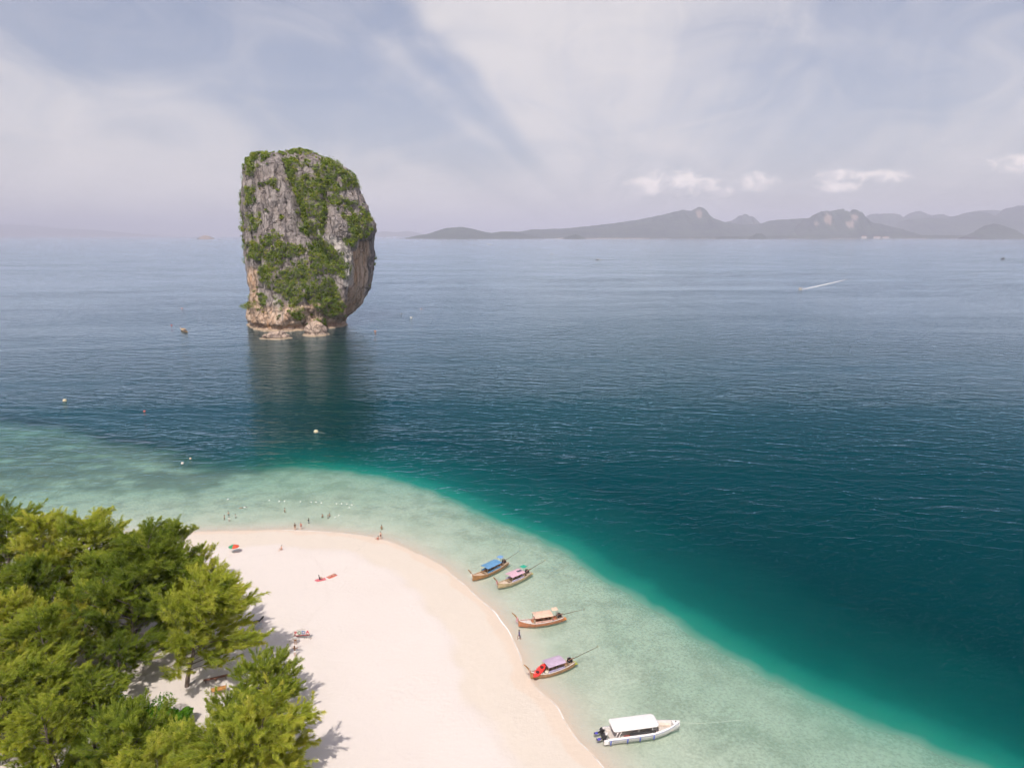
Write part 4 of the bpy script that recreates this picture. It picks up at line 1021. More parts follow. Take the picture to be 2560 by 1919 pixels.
# --- white speedboat
def speedboat():
    sc_ = gp(1521, 1866)[:2]; hd = R(10.5)
    dv = np.array([math.cos(hd), math.sin(hd)]); lf_ = np.array([-dv[1], dv[0]])
    beam = 2.7; L = 10.4
    c = sc_ + lf_ * beam / 2 + dv * L / 2
    root = empty('speedboat', (c[0], c[1], 0), hd)
    tag(root, 'white speedboat with long hard top, blue fenders and twin outboards', 'boat')
    mW = paint('gelcoat_white', (0.80, 0.765, 0.75), 0.25, 0.03, 0.8); mI = paint('cockpit_liner', (0.62, 0.55, 0.50), 0.6, 0.08); mD = paint('dark_glass', (0.04, 0.035, 0.04), 0.1, 0.1)
    hl = L / 2
    def hb(t): return beam / 2 * (1 - max(t - 0.05, 0) ** 2.1 * 1.08) if t < 0.995 else 0.03
    def gz(t): return 0.98 + 0.42 * max(t, 0) ** 1.6
    def row(t):
        w_ = max(hb(t), 0.03); k_ = -0.35 + 1.2 * max(t - 0.35, 0) ** 2.4; g_ = gz(t)
        ch = 0.05 + 0.75 * max(t, 0) ** 2.6
        right = [(t * hl, 0, k_), (t * hl, w_ * 0.80, max(ch, k_ + 0.02)), (t * hl, w_ * 0.93, (ch + g_) / 2 + 0.1), (t * hl, w_, g_ - 0.12), (t * hl, w_ * 0.99, g_), (t * hl, w_ * 0.84, g_ + 0.03)]
        return [(x_, -y_, z_) for x_, y_, z_ in right[::-1]] + right[1:]
    ts = list(np.linspace(-1, 0.5, 12)) + list(np.linspace(0.58, 1.0, 12))
    hull = MB(); hull.loft([row(t) for t in ts]); tr0 = row(-1.0)
    hull.b.faces.new([hull.b.verts.new(p) for p in tr0])
    hull.build('hull', mW, root, True)
    ly = [MB().tube([(t * hl, s_ * hb(t) * 1.005, gz(t) - 0.16) for t in np.linspace(-1, 0.97, 24)], 0.04, 5).build('rub_rail', paint('rail_grey_blue', (0.36, 0.38, 0.50), 0.5, 0.1), root, True) for s_ in (-1, 1)]
    # deck with the open bow cockpit
    MB().loft([[(t * hl, y_, gz(t) + 0.03) for y_ in np.linspace(-hb(t) * 0.85, hb(t) * 0.85, 5)] for t in np.linspace(0.80, 0.985, 6)]).build('foredeck', mW, root)
    MB().loft([[(t * hl, y_, 0.50) for y_ in np.linspace(-hb(t) * 0.84, hb(t) * 0.84, 5)] for t in np.linspace(-0.92, 0.80, 14)]).build('cockpit_floor', mI, root)
    for s_ in (-1, 1):
        MB().loft([[(t * hl, s_ * hb(t) * 0.845, 0.50), (t * hl, s_ * hb(t) * 0.845, gz(t) + 0.03)] for t in np.linspace(-1, 0.80, 16)]).build('cockpit_side', mW, root)
        MB().box((2.4 if s_ > 0 else 2.4, 0.42, 0.34), (0.60 * hl - 0.35, s_ * 0.62, 0.67), (0, 0, -s_ * 0.22)).build('bow_seat', paint('cream_cushion', (0.72, 0.62, 0.52), 0.7, 0.08), root, bevel=0.05)
        MB().box((4.6, 0.40, 0.36), (-0.12 * hl, s_ * 0.86, 0.68)).build('side_bench', paint('red_brown_cushion', (0.40, 0.10, 0.08), 0.7, 0.2), root, bevel=0.04)
    MB().loft([[(0.80 * hl, y_, z_) for y_ in np.linspace(-hb(0.8) * 0.84, hb(0.8) * 0.84, 4)] for z_ in (0.5, gz(0.8) + 0.03)]).build('bow_bulkhead', mW, root)
    MB().tube([(0.885 * hl, 0, gz(0.89)), (0.885 * hl, 0, gz(0.89) + 0.13)], 0.085, 8).build('cleat', paint('cleat_dark', (0.08, 0.07, 0.07), 0.4, 0.1), root)
    # hard top
    x0, x1 = -0.86 * hl, 0.36 * hl
    def rr_row(z_, ins):
        pts = []
        for cx_, cy_, a0_ in ((x1 - 0.60, 0.68, 0), (x0 + 0.35, 0.93, 90), (x0 + 0.35, -0.93, 180), (x1 - 0.60, -0.68, 270)):
            rad_ = (0.60 if cx_ > 0 else 0.35) - ins
            for a_ in np.linspace(a0_, a0_ + 90, 6): pts.append((cx_ + rad_ * math.cos(R(a_)), cy_ + rad_ * math.sin(R(a_)), z_))
        return pts
    top = MB(); top.loft([rr_row(1.92, 0.10), rr_row(1.94, 0.0), rr_row(2.04, 0.0), rr_row(2.12, 0.08), rr_row(2.16, 0.25)], closed=True, caps=True)
    T_ = top.build('hard_top', mW, root, True)
    for s_ in (-1, 1):
        for x_ in (x0 + 0.45, -0.2 * hl, 0.16 * hl): MB().tube([(x_, s_ * 1.12, 1.0), (x_ + 0.1, s_ * 1.08, 1.94)], 0.04, 6).build('top_post', mW, root, True)
        for x_ in (x0 + 0.45, x0 + 0.9): MB().tube([(x_ - 0.25, s_ * 1.15, 1.0), (x_ + 0.35, s_ * 1.1, 1.94)], 0.05, 6).build('brace', paint('brace_pink_white', (0.75, 0.66, 0.62), 0.4, 0.08), root, True)
        MB().box((3.6, 0.03, 0.5), (-0.08 * hl, s_ * 1.14, 1.22), (-s_ * 0.05, 0, 0)).build('side_curtain', mD, root)
    MB().loft([[(x1 - 0.18 + 0.42 * (1 - (y_ / 1.1) ** 2), y_, 1.12) for y_ in np.linspace(-1.1, 1.1, 9)], [(x1 - 0.55 + 0.42 * (1 - (y_ / 1.1) ** 2), y_ * 0.95, 1.92) for y_ in np.linspace(-1.1, 1.1, 9)]]).build('windscreen', mD, root, True)
    MB().box((0.5, 0.8, 0.55), (x1 - 0.6, -0.4, 0.9)).build('helm_console', mW, root, bevel=0.05)
    # stern: two tilted outboards, ladder and motor well
    MB().box((0.5, 2.2, 0.12), (-hl - 0.2, 0, 0.42)).build('swim_platform', paint('well_dark', (0.05, 0.045, 0.045), 0.6, 0.2), root)
    for y_ in (-0.62, 0.55):
        E_ = MB().box((0.50, 0.46, 0.62), (-hl - 0.32, y_, 1.12), (0, -0.75, 0), 0.85).build('outboard', paint('outboard_black', (0.03, 0.028, 0.03), 0.3, 0.2), root, bevel=0.08)
        MB().box((0.56, 0.30, 0.16), (-hl - 0.12, y_, 1.36), (0, -0.75, 0), 0.8).build('cowl_panel', paint('cowl_white', (0.75, 0.68, 0.66), 0.35, 0.05), E_, bevel=0.04)
        MB().tube([(-hl - 0.4, y_, 0.95), (-hl - 0.95, y_, 0.72)], [0.13, 0.10], 8).build('leg', paint('outboard_black', (0.03, 0.028, 0.03), 0.3, 0.2), E_, True)
        MB().ball(0.2, (-hl - 1.05, y_, 0.72), (1.5, 0.8, 0.9), 10, 8).build('gearcase', paint('gearcase_blue', (0.08, 0.07, 0.42), 0.35, 0.1), E_, True)
        pp = MB()
        for i_ in range(3):
            a_ = i_ * 2.094 + 0.4; pp.box((0.03, 0.12, 0.22), (-hl - 1.34, y_ + 0.11 * math.sin(a_), 0.72 + 0.11 * math.cos(a_)), (-a_, 0, 0.5))
        pp.build('propeller', paint('outboard_black', (0.03, 0.028, 0.03), 0.3, 0.2), E_)
    for s_ in (-1, 1): MB().box((0.62, 0.34, 0.6), (-hl - 0.22, s_ * 1.14, 0.55), (0, 0, 0), 0.9).build('stern_pod', mW, root, bevel=0.06)
    # fenders hung along the near side, ropes and registration marks
    for t in (-0.94, -0.50, -0.17, 0.20):
        FN = MB().tube([(t * hl + 0.05, -hb(t) - 0.10, 0.92), (t * hl, -hb(t) - 0.13, 0.80), (t * hl - 0.05, -hb(t) - 0.13, 0.34), (t * hl - 0.06, -hb(t) - 0.11, 0.26)], [0.03, 0.10, 0.10, 0.03], 8).build('fender', paint('fender_blue', (0.12, 0.16, 0.46), 0.5, 0.1), root, True)
    for i_ in range(4): MB().box((0.13, 0.012, 0.16), (-hl * 0.87 + 0.24 * i_, -hb(-0.9) * 0.985 - 0.02, 0.55), (0.12, 0, 0)).build('registration_mark', paint('mark_grey', (0.42, 0.42, 0.50), 0.6, 0.1), root)
    a_ = np.array([hl * 0.99, 0, 1.2]); b_ = np.array([hl + 9.5, 0.2, 0.03])
    MB().tube([a_ + (b_ - a_) * s_ - np.array([0, 0, 0.5 * math.sin(s_ * math.pi)]) * (1 - s_) for s_ in np.linspace(0, 1, 12)], 0.012, 5).build('anchor_line', paint('rope_pale', (0.62, 0.60, 0.50), 0.8, 0.1), root)
    return root
speedboat()

# --- small craft far out
def skiff(label, px, py, heading, L, col, cabin=None):
    p = gp(px, py); root = empty('motorboat', (p[0], p[1], 0), heading)
    rows = []
    for t in np.linspace(-1, 1, 12):
        w_ = 0.16 * L * (1 - max(t, 0) ** 2.4 * 0.96); g_ = 0.11 * L + 0.06 * L * max(t, 0) ** 2; k_ = -0.03 * L
        rows.append([(t * L / 2, -w_, g_), (t * L / 2, -w_ * 0.7, k_), (t * L / 2, 0, k_ - 0.02 * L), (t * L / 2, w_ * 0.7, k_), (t * L / 2, w_, g_)])
    MB().loft(rows, closed=True, caps=True).build('hull', paint('skiff_%s_%s_%s' % tuple(col), col, 0.5, 0.1), root)
    MB().box((L * 0.34, L * 0.22, L * 0.03), (-L * 0.05, 0, L * 0.28)).box((L * 0.03, L * 0.18, L * 0.17), (L * 0.10, 0, L * 0.19)).box((L * 0.03, L * 0.18, L * 0.17), (-L * 0.20, 0, L * 0.19)).build('shelter', paint('skiff_top_%s' % label[:6], cabin or (0.7, 0.66, 0.62), 0.6, 0.1), root)
    MB().box((L * 0.07, L * 0.08, L * 0.14), (-L * 0.52, 0, L * 0.10)).build('outboard', paint('outboard_black', (0.03, 0.028, 0.03), 0.3, 0.2), root)
    return tag(root, label, 'boat')
wb = gp(1998, 725)[:2]; we = gp(2130, 698)[:2]; wd_ = math.atan2(wb[1] - we[1], wb[0] - we[0])
skiff('dark speeding boat at the head of a white wake on the open sea', 2000, 724, wd_, 9.0, (0.16, 0.13, 0.12))
skiff('dark boat far out at the right edge below the islet', 2508, 648, 0.3, 14.0, (0.06, 0.055, 0.06), (0.2, 0.2, 0.2))
skiff('tiny boat with a short white wake far out below the long ridge', 1494, 650, 2.6, 11.0, (0.10, 0.09, 0.09))
skiff('tiny white boat below the low wooded headland at the coast\'s left end', 1222, 611, 0.4, 26.0, (0.75, 0.72, 0.70))
skiff('tiny dark boat between the headland and the long ridge', 1379, 635, 1.9, 12.0, (0.10, 0.09, 0.09))
# foam trails
def wake(label, a, b, w0, w1, name='wake', seed=0):
    a = np.array(a[:2]); b = np.array(b[:2]); n = 70
    t = np.linspace(0, 1, n); d = b - a; nn = np.array([-d[1], d[0]]) / np.linalg.norm(d)
    mid = a + t[:, None] * d + nn * (0.02 * np.linalg.norm(d) * t ** 2)[:, None]
    rows = []
    for s_ in np.linspace(-1, 1, 7):
        ww = (w0 + (w1 - w0) * t) * (1 + 0.35 * vnoise(t * 18, t * 0 + s_ * 3, t * 0, 5 + seed))
        rows.append(np.concatenate([mid + nn * (s_ * ww)[:, None], (0.05 + 0.18 * (1 - t) * (1 - s_ * s_))[:, None]], 1))
    V_ = np.stack(rows, 0).reshape(-1, 3)
    age = np.tile(t, 7); off = np.repeat(np.abs(np.linspace(-1, 1, 7)), n)
    me = mesh_np(name, V_, grid_faces(7, n), {'age': age, 'off': off})
    return tag(link(name, me, m_foam), label, kind='stuff')
m_foam, q, out = new_mat('sea_foam')
geo = q.node('ShaderNodeNewGeometry')
fn = q.noise(geo.outputs['Position'], 0.55, 5, 0.65)
fa = q.m('SUBTRACT', q.m('ADD', fn, 0.28), q.m('ADD', q.m('MULTIPLY', q.attr('age'), 0.45), q.m('MULTIPLY', q.attr('off'), 0.22)))
df = q.node('ShaderNodeBsdfDiffuse'); df.inputs[0].default_value = (0.82, 0.82, 0.82, 1); tr = q.node('ShaderNodeBsdfTransparent')
q.l.new(q.mixs(q.ss(fa, 0.22, 0.5), tr.outputs[0], df.outputs[0]), out.inputs[0])
wake('white foam wake trailing behind the speeding boat on the open sea', wb, we, 0.9, 2.6)
wake('short white foam streak behind a tiny far boat', gp(1496, 650), gp(1510, 649), 2.5, 4.0, seed=3)
wake('short white foam streak behind the tiny white boat near the headland', gp(1225, 611), gp(1236, 610.6), 6, 9, seed=4)
# thin broken foam line where the water meets the sand
sh = [p for p in SHORE if -75 < p[0] < 30 and 60 < p[1] < 160]
P_ = np.array(sh); seg = np.linalg.norm(np.diff(P_, axis=0), axis=1); cum = np.concatenate([[0], np.cumsum(seg)])
tt = np.arange(0, cum[-1], 0.5); Lx = np.interp(tt, cum, P_[:, 0]); Ly = np.interp(tt, cum, P_[:, 1])
tx = np.gradient(Lx); ty = np.gradient(Ly); ln = np.hypot(tx, ty); nx_, ny_ = ty / ln, -tx / ln
# slide every point to where the sand is just under water
offs = np.linspace(-3, 3, 61)
HX = terrain((Lx[:, None] + nx_[:, None] * offs).ravel(), (Ly[:, None] + ny_[:, None] * offs).ravel())[0].reshape(len(tt), -1)
best = offs[np.argmin(np.abs(HX - 0.012), axis=1)]
best = np.convolve(np.pad(best, 3, mode='edge'), np.ones(7) / 7, 'valid')
wv = 0.03 + 0.10 * np.clip(fbm(tt / 9, tt * 0, tt * 0, 3, 0.5, 44) + 0.2, 0, 1)
rows = [np.stack([Lx + nx_ * (best + s_ * wv), Ly + ny_ * (best + s_ * wv), tt * 0 + 0.035 + 0.02 * (1 - abs(s_))], 1) for s_ in (-1, -0.4, 0.4, 1)]
fo = np.repeat(np.array([1, 0.3, 0.3, 1.0]), len(tt)); ag = np.tile(np.clip(0.80 - 0.9 * fbm(tt / 14, tt * 0, tt * 0, 3, 0.5, 45), 0, 1.2), 4)
tag(link('shore_foam', mesh_np('shore_foam', np.concatenate(rows), grid_faces(4, len(tt)), {'age': ag, 'off': fo}), m_foam), 'thin broken line of foam along the water\'s edge', kind='stuff')
# ------------------------------------------------------------------ people, buoys and things on the beach
BODY = {}
SKINS = [(0.52, 0.30, 0.21), (0.36, 0.20, 0.13), (0.62, 0.40, 0.30)]
def person(label, loc, rz, pose, top=None, bottom=(0.05, 0.06, 0.10), skin=0, hair=(0.03, 0.02, 0.015), long_hair=False):
    """one continuous skinned body in the given pose; hair is a child"""
    J = {'pelvis': (0, 0, 0.93), 'chest': (0, 0, 1.28), 'neck': (0, 0, 1.48), 'head': (0, 0.02, 1.63), 'crown': (0, 0.01, 1.74),
         'sl': (0.17, 0, 1.42), 'el': (0.24, 0.02, 1.14), 'hl': (0.25, 0.08, 0.88), 'fl': (0.25, 0.10, 0.78),
         'sr': (-0.17, 0, 1.42), 'er': (-0.24, 0.02, 1.14), 'hr': (-0.25, 0.08, 0.88), 'fr': (-0.25, 0.10, 0.78),
         'tl': (0.10, 0, 0.86), 'kl': (0.11, 0.03, 0.48), 'al': (0.11, 0, 0.07), 'ol': (0.12, 0.17, 0.04),
         'tr': (-0.10, 0, 0.86), 'kr': (-0.11, 0.03, 0.48), 'ar': (-0.11, 0, 0.07), 'or': (-0.12, 0.17, 0.04)}
    if pose == 'walk':
        J.update(kl=(0.11, 0.22, 0.50), al=(0.11, 0.20, 0.09), ol=(0.12, 0.37, 0.08), kr=(-0.11, -0.05, 0.48), ar=(-0.11, -0.32, 0.12), **{'or': (-0.12, -0.18, 0.04)}, el=(0.25, -0.12, 1.16), hl=(0.26, -0.18, 0.92), fl=(0.26, -0.20, 0.83), er=(-0.25, 0.12, 1.16), hr=(-0.24, 0.28, 1.0), fr=(-0.24, 0.35, 0.95))
    if pose == 'arms':
        J.update(el=(0.36, 0.08, 1.30), hl=(0.34, 0.30, 1.42), fl=(0.32, 0.38, 1.46), er=(-0.36, 0.08, 1.30), hr=(-0.34, 0.30, 1.42), fr=(-0.32, 0.38, 1.46))
    if pose == 'sit':
        d = 0.80
        for k in ('pelvis', 'chest', 'neck', 'head', 'crown', 'sl', 'sr', 'tl', 'tr'):
            x, y, z = J[k]; J[k] = (x, y - 0.12 * max(0, z - 0.93), z - d)
        J.update(kl=(0.14, 0.40, 0.46), al=(0.13, 0.62, 0.08), ol=(0.13, 0.78, 0.05), kr=(-0.14, 0.40, 0.46), ar=(-0.13, 0.62, 0.08), **{'or': (-0.13, 0.78, 0.05)},
                 el=(0.27, 0.10, 0.42), hl=(0.20, 0.34, 0.44), fl=(0.14, 0.42, 0.46), er=(-0.27, 0.10, 0.42), hr=(-0.20, 0.34, 0.44), fr=(-0.14, 0.42, 0.46))
    if pose in ('lie', 'swim'):
        J = {k: (x, 1.0 - z if False else (z - 0.9), 0.13 + 0.25 * y) for k, (x, y, z) in J.items()}
        if pose == 'swim':
            J.update(el=(0.30, 0.72, 0.10), hl=(0.26, 0.98, 0.08), fl=(0.22, 1.08, 0.06), er=(-0.34, 0.40, 0.06), hr=(-0.42, 0.18, 0.02), fr=(-0.44, 0.08, 0.0))
    RAD = {'pelvis': .135, 'chest': .145, 'neck': .058, 'head': .105, 'crown': .075, 'sl': .065, 'el': .045, 'hl': .034, 'fl': .026, 'sr': .065, 'er': .045, 'hr': .034, 'fr': .026,
           'tl': .088, 'kl': .060, 'al': .042, 'ol': .034, 'tr': .088, 'kr': .060, 'ar': .042, 'or': .034}
    E_ = [('pelvis', 'chest'), ('chest', 'neck'), ('neck', 'head'), ('head', 'crown'), ('chest', 'sl'), ('sl', 'el'), ('el', 'hl'), ('hl', 'fl'), ('chest', 'sr'), ('sr', 'er'), ('er', 'hr'), ('hr', 'fr'),
          ('pelvis', 'tl'), ('tl', 'kl'), ('kl', 'al'), ('al', 'ol'), ('pelvis', 'tr'), ('tr', 'kr'), ('kr', 'ar'), ('ar', 'or')]
    names = list(J); ix = {n: i for i, n in enumerate(names)}
    if pose not in BODY:
        me = bpy.data.meshes.new('body'); me.from_pydata([J[n] for n in names], [(ix[a], ix[b]) for a, b in E_], [])
        o = bpy.data.objects.new('person', me); COL.objects.link(o)
        o.modifiers.new('skin', 'SKIN'); o.modifiers.new('sub', 'SUBSURF').levels = 1
        for i, n in enumerate(names):
            sv = me.skin_vertices[0].data[i]; sv.radius = (RAD[n], RAD[n] * (0.72 if n in ('pelvis', 'chest') else 1)); sv.use_root = (n == 'pelvis')
        dg = bpy.context.evaluated_depsgraph_get(); dg.update()
        ev = bpy.data.meshes.new_from_object(o.evaluated_get(dg)); ev.name = 'body'
        bpy.data.objects.remove(o)
        ev.materials.clear()
        for _ in range(3): ev.materials.append(None)
        segs = [(np.array(J[a]), np.array(J[b]), a, b) for a, b in E_]
        topset = {('pelvis', 'chest'), ('chest', 'neck'), ('chest', 'sl'), ('chest', 'sr'), ('sl', 'el'), ('sr', 'er')}
        for p in ev.polygons:
            p.use_smooth = True
            c = np.array(p.center); bd, bs, bt = 9, None, 0
            for A, B, a, b in segs:
                t = np.clip(((c - A) @ (B - A)) / ((B - A) @ (B - A) + 1e-9), 0, 1); d = np.linalg.norm(c - A - t * (B - A))
                if d < bd: bd, bs, bt = d, (a, b), t
            if bs in topset and not (bs == ('pelvis', 'chest') and bt < 0.2): p.material_index = 1
            elif bs in (('pelvis', 'tl'), ('pelvis', 'tr'), ('pelvis', 'chest')) or (bs in (('tl', 'kl'), ('tr', 'kr')) and bt < 0.45): p.material_index = 2
        BODY[pose] = ev
    ev = BODY[pose].copy(); ev.name = 'body'
    ms = paint('skin_%d' % skin, SKINS[skin], 0.6, 0.06, 6)
    ev.materials[0] = ms
    ev.materials[1] = paint('cloth_%s_%s_%s' % tuple(top), top, 0.85, 0.1, 6) if top else ms
    ev.materials[2] = paint('cloth_%s_%s_%s' % tuple(bottom), bottom, 0.85, 0.1, 6)
    root = link('person', ev); root.location = loc; root.rotation_euler = (0, 0, rz)
    hd = np.array(J['head']) * 0.35 + np.array(J['crown']) * 0.65
    hb_ = MB().ball(0.118, tuple(hd + np.array([0, -0.02, 0.015 if pose not in ('lie', 'swim') else 0.0])), (0.98, 1.02, 1.0), 12, 8)
    if long_hair: hb_.tube([tuple(hd + np.array([0, -0.07, 0])), tuple(np.array(J['neck']) + np.array([0, -0.09, 0.02])), tuple(np.array(J['chest']) + np.array([0, -0.13, 0.0]))], [0.10, 0.095, 0.05], 8)
    hb_.build('hair', paint('hair_%s_%s_%s' % tuple(hair), hair, 0.6, 0.2, 10), root, True)
    return tag(root, label, 'person')
def pp(px, py, z=None):
    p = gp(px, py, 0.0)
    h = sand_z(p[0], p[1])
    if h > 0.05:
        for _ in range(3): p = gp(px, py, h); h = sand_z(p[0], p[1])
    return (p[0], p[1], h if z is None else z)
person('person in dark blue clothes wading between two boats and the beach', pp(1298, 1597), R(120), 'walk', (0.06, 0.05, 0.22), (0.05, 0.045, 0.18), 1)
person('person in a dark top standing at the water\'s edge, beside a slim one', pp(738, 1325), R(180), 'stand', (0.10, 0.06, 0.04), (0.30, 0.17, 0.08), 0)
person('slim person stepping into the shallows beside the one at the water\'s edge', pp(753, 1323), R(20), 'walk', (0.60, 0.32, 0.26), (0.30, 0.05, 0.05), 2)
person('person in black and white wading alone beyond the pair at the water\'s edge', pp(772, 1304, -0.85), R(60), 'arms', (0.06, 0.07, 0.07), (0.5, 0.5, 0.5), 1)
person('tanned bather left of the close pair off the beach top', pp(806, 1289, -1.22), R(200), 'stand', None, (0.10, 0.08, 0.06), 1)
person('nearer bather of the close pair off the beach top', pp(820, 1291, -1.22), R(80), 'stand', None, (0.25, 0.10, 0.05), 1)
person('farther bather of the close pair off the beach top', pp(824, 1287, -1.22), R(260), 'stand', (0.45, 0.22, 0.12), (0.12, 0.06, 0.05), 0)
person('lone bather in the middle of the shallows below the float line', pp(712, 1274, -1.28), R(140), 'stand', None, (0.5, 0.2, 0.15), 2)
person('bather at the left of the group of four beyond the trees', pp(561, 1293, -1.22), R(90), 'stand', None, (0.4, 0.08, 0.06), 2)
person('bather at the back of the group of four beyond the trees', pp(571, 1283, -1.22), R(0), 'stand', (0.62, 0.42, 0.32), (0.1, 0.1, 0.2), 2)
person('bather in white at the front of the group of four beyond the trees', pp(573, 1297, -1.22), R(180), 'stand', (0.78, 0.72, 0.68), (0.6, 0.3, 0.25), 0)
person('bather in white at the right of the group of four beyond the trees', pp(589, 1290, -1.22), R(270), 'stand', (0.80, 0.78, 0.76), (0.3, 0.3, 0.3), 0)
person('snorkeller in white floating farther out than the group of four', pp(607, 1269, -0.06), R(-60), 'swim', (0.75, 0.75, 0.75), (0.05, 0.05, 0.06), 1)
person('bather in the shallows above the couple at the curve of the shore', pp(954, 1320, -0.95), R(30), 'stand', None, (0.30, 0.22, 0.08), 1)
person('person sitting in the wet sand at the curve of the shore', pp(945, 1349), R(60), 'sit', (0.60, 0.26, 0.20), (0.45, 0.16, 0.12), 2)
person('person standing behind the sitting one at the curve of the shore', pp(952, 1347), R(200), 'stand', None, (0.12, 0.03, 0.03), 2)
person('person sitting alone on the dry sand below the water\'s edge pair', pp(704, 1374), R(150), 'sit', (0.70, 0.40, 0.30), (0.55, 0.25, 0.2), 2)
person('person in white shirt and brown shorts nearest the island name sign', pp(739, 1611), R(10), 'stand', (0.82, 0.80, 0.78), (0.30, 0.16, 0.06), 0, long_hair=False)
person('long-haired person in white skirt standing below the name sign', pp(738, 1640), R(0), 'arms', (0.26, 0.13, 0.05), (0.80, 0.78, 0.76), 0, (0.16, 0.075, 0.03), True)

def towel(label, px, py, ang, w, l, c1, c2):
    p = pp(px, py); n1_, n2_ = 9, 14
    X_, Y_ = np.meshgrid(np.linspace(-w / 2, w / 2, n1_), np.linspace(-l / 2, l / 2, n2_))
    Z_ = 0.03 + 0.018 * fbm(X_ * 3, Y_ * 3, X_ * 0, 2, 0.5, int(px))
    V_ = np.concatenate([np.stack([X_.ravel(), Y_.ravel(), Z_.ravel()], 1), np.stack([X_.ravel(), Y_.ravel(), Z_.ravel() - 0.02], 1)])
    f1 = grid_faces(n2_, n1_); F_ = np.concatenate([f1, f1[:, ::-1] + n1_ * n2_])
    m, q, out = new_mat('towel_%d' % px); t = q.node('ShaderNodeTexCoord'); x, y, z = q.xyz(t.outputs['Object'])
    st = q.m('GREATER_THAN', q.m('ABSOLUTE', y), l * 0.36)
    b = q.node('ShaderNodeBsdfDiffuse'); q.put(b.inputs[0], q.mix(st, c1, c2)); q.l.new(b.outputs[0], out.inputs[0])
    o = link('beach_towel', mesh_np('beach_towel', V_, F_), m); o.location = (p[0], p[1], p[2] + 0.01); o.rotation_euler = (0, 0, ang)
    tag(o, label, 'towel'); return p
p = towel('pink towel spread on the sand with a dark-haired sunbather on it', 801, 1449, R(-62), 1.1, 2.0, (0.62, 0.16, 0.18), (0.66, 0.22, 0.24))
person('sunbather sitting on the pink towel in the middle of the beach', (p[0] - 0.15, p[1], p[2] + 0.03), R(-62), 'sit', (0.08, 0.06, 0.08), (0.06, 0.05, 0.08), 2)
p = towel('orange-red striped towel right of the pink one with someone lying on it', 829, 1440, R(-38), 1.15, 2.0, (0.62, 0.20, 0.14), (0.55, 0.12, 0.10))
person('sunbather lying on the orange-red towel in the middle of the beach', (p[0], p[1], p[2] + 0.03), R(-38), 'lie', None, (0.45, 0.05, 0.05), 2, (0.2, 0.1, 0.05))

# umbrella: green and red panels
p = pp(584, 1381); root = empty('beach_umbrella', p, 0.0); tag(root, 'green and red beach umbrella near the trees at the top of the beach', 'umbrella')
MB().tube([(0, 0, 0), (0.15, 0, 1.75)], 0.02, 6).build('pole', paint('pole_white', (0.7, 0.68, 0.65), 0.4, 0.1), root)
for i_ in range(8):
    a0_, a1_ = i_ * math.pi / 4, (i_ + 1) * math.pi / 4
    rows = [[(0.15 + 1.05 * s_ * math.cos(a_), 1.05 * s_ * math.sin(a_), 1.78 - 0.42 * s_ ** 1.8 - (0.06 * s_ * math.sin((a_ - a0_) / (math.pi / 4) * math.pi) if s_ > 0.5 else 0)) for a_ in np.linspace(a0_, a1_, 4)] for s_ in (0.03, 0.35, 0.7, 1.0)]
    MB().loft(rows).build('panel', paint('umbrella_green', (0.05, 0.30, 0.14), 0.8, 0.1) if 2 <= i_ < 6 else paint('umbrella_red', (0.66, 0.10, 0.05), 0.8, 0.1), root)

def lounger(label, px, py, rz, cloth, frame, back):
    p = pp(px, py); root = empty('beach_lounger', p, rz); tag(root, label, 'lounger', 'loungers beside the trees')
    mf = paint('lounger_frame_%s' % back, frame, 0.5, 0.1); mc = paint('lounger_cloth_%s' % back, cloth, 0.8, 0.15, 4)
    MB().box((1.25, 0.62, 0.04), (-0.30, 0, 0.33)).build('seat', mc, root)
    MB().box((0.95, 0.62, 0.04), (0.62, 0, 0.62), (0, -R(back), 0)).build('backrest', mc, root)
    for s_ in (-1, 1):
        MB().tube([(-0.95, s_ * 0.33, 0.32), (0.30, s_ * 0.33, 0.32)], 0.022, 6).build('side_rail', mf, root)
        for x_ in (-0.8, 0.25): MB().tube([(x_, s_ * 0.33, 0.0), (x_, s_ * 0.33, 0.32)], 0.022, 6).build('leg', mf, root)
        MB().tube([(0.85, s_ * 0.33, 0.0), (0.62, s_ * 0.33, 0.60)], 0.02, 6).build('back_stay', mf, root)
lounger('black reclined lounger standing on open sand right of the trees', 645, 1556, R(28), (0.05, 0.045, 0.04), (0.35, 0.10, 0.08), 38)
lounger('pale folding lounger on the sand in front of the black one', 640, 1571, R(24), (0.62, 0.60, 0.60), (0.45, 0.44, 0.48), 22)
p = pp(614, 1550); bg_ = MB().box((0.4, 0.3, 0.34), (0, 0, 0.17), (0, 0, 0.4), 0.85).tube([(-0.12, 0, 0.32), (-0.06, 0, 0.46), (0.06, 0, 0.46), (0.12, 0, 0.32)], 0.018, 5).build('beach_bag', paint('bag_maroon', (0.20, 0.03, 0.03), 0.8, 0.15), None, bevel=0.03)
bg_.location = p; tag(bg_, 'dark maroon bag on shaded sand beside the black lounger', 'bag')

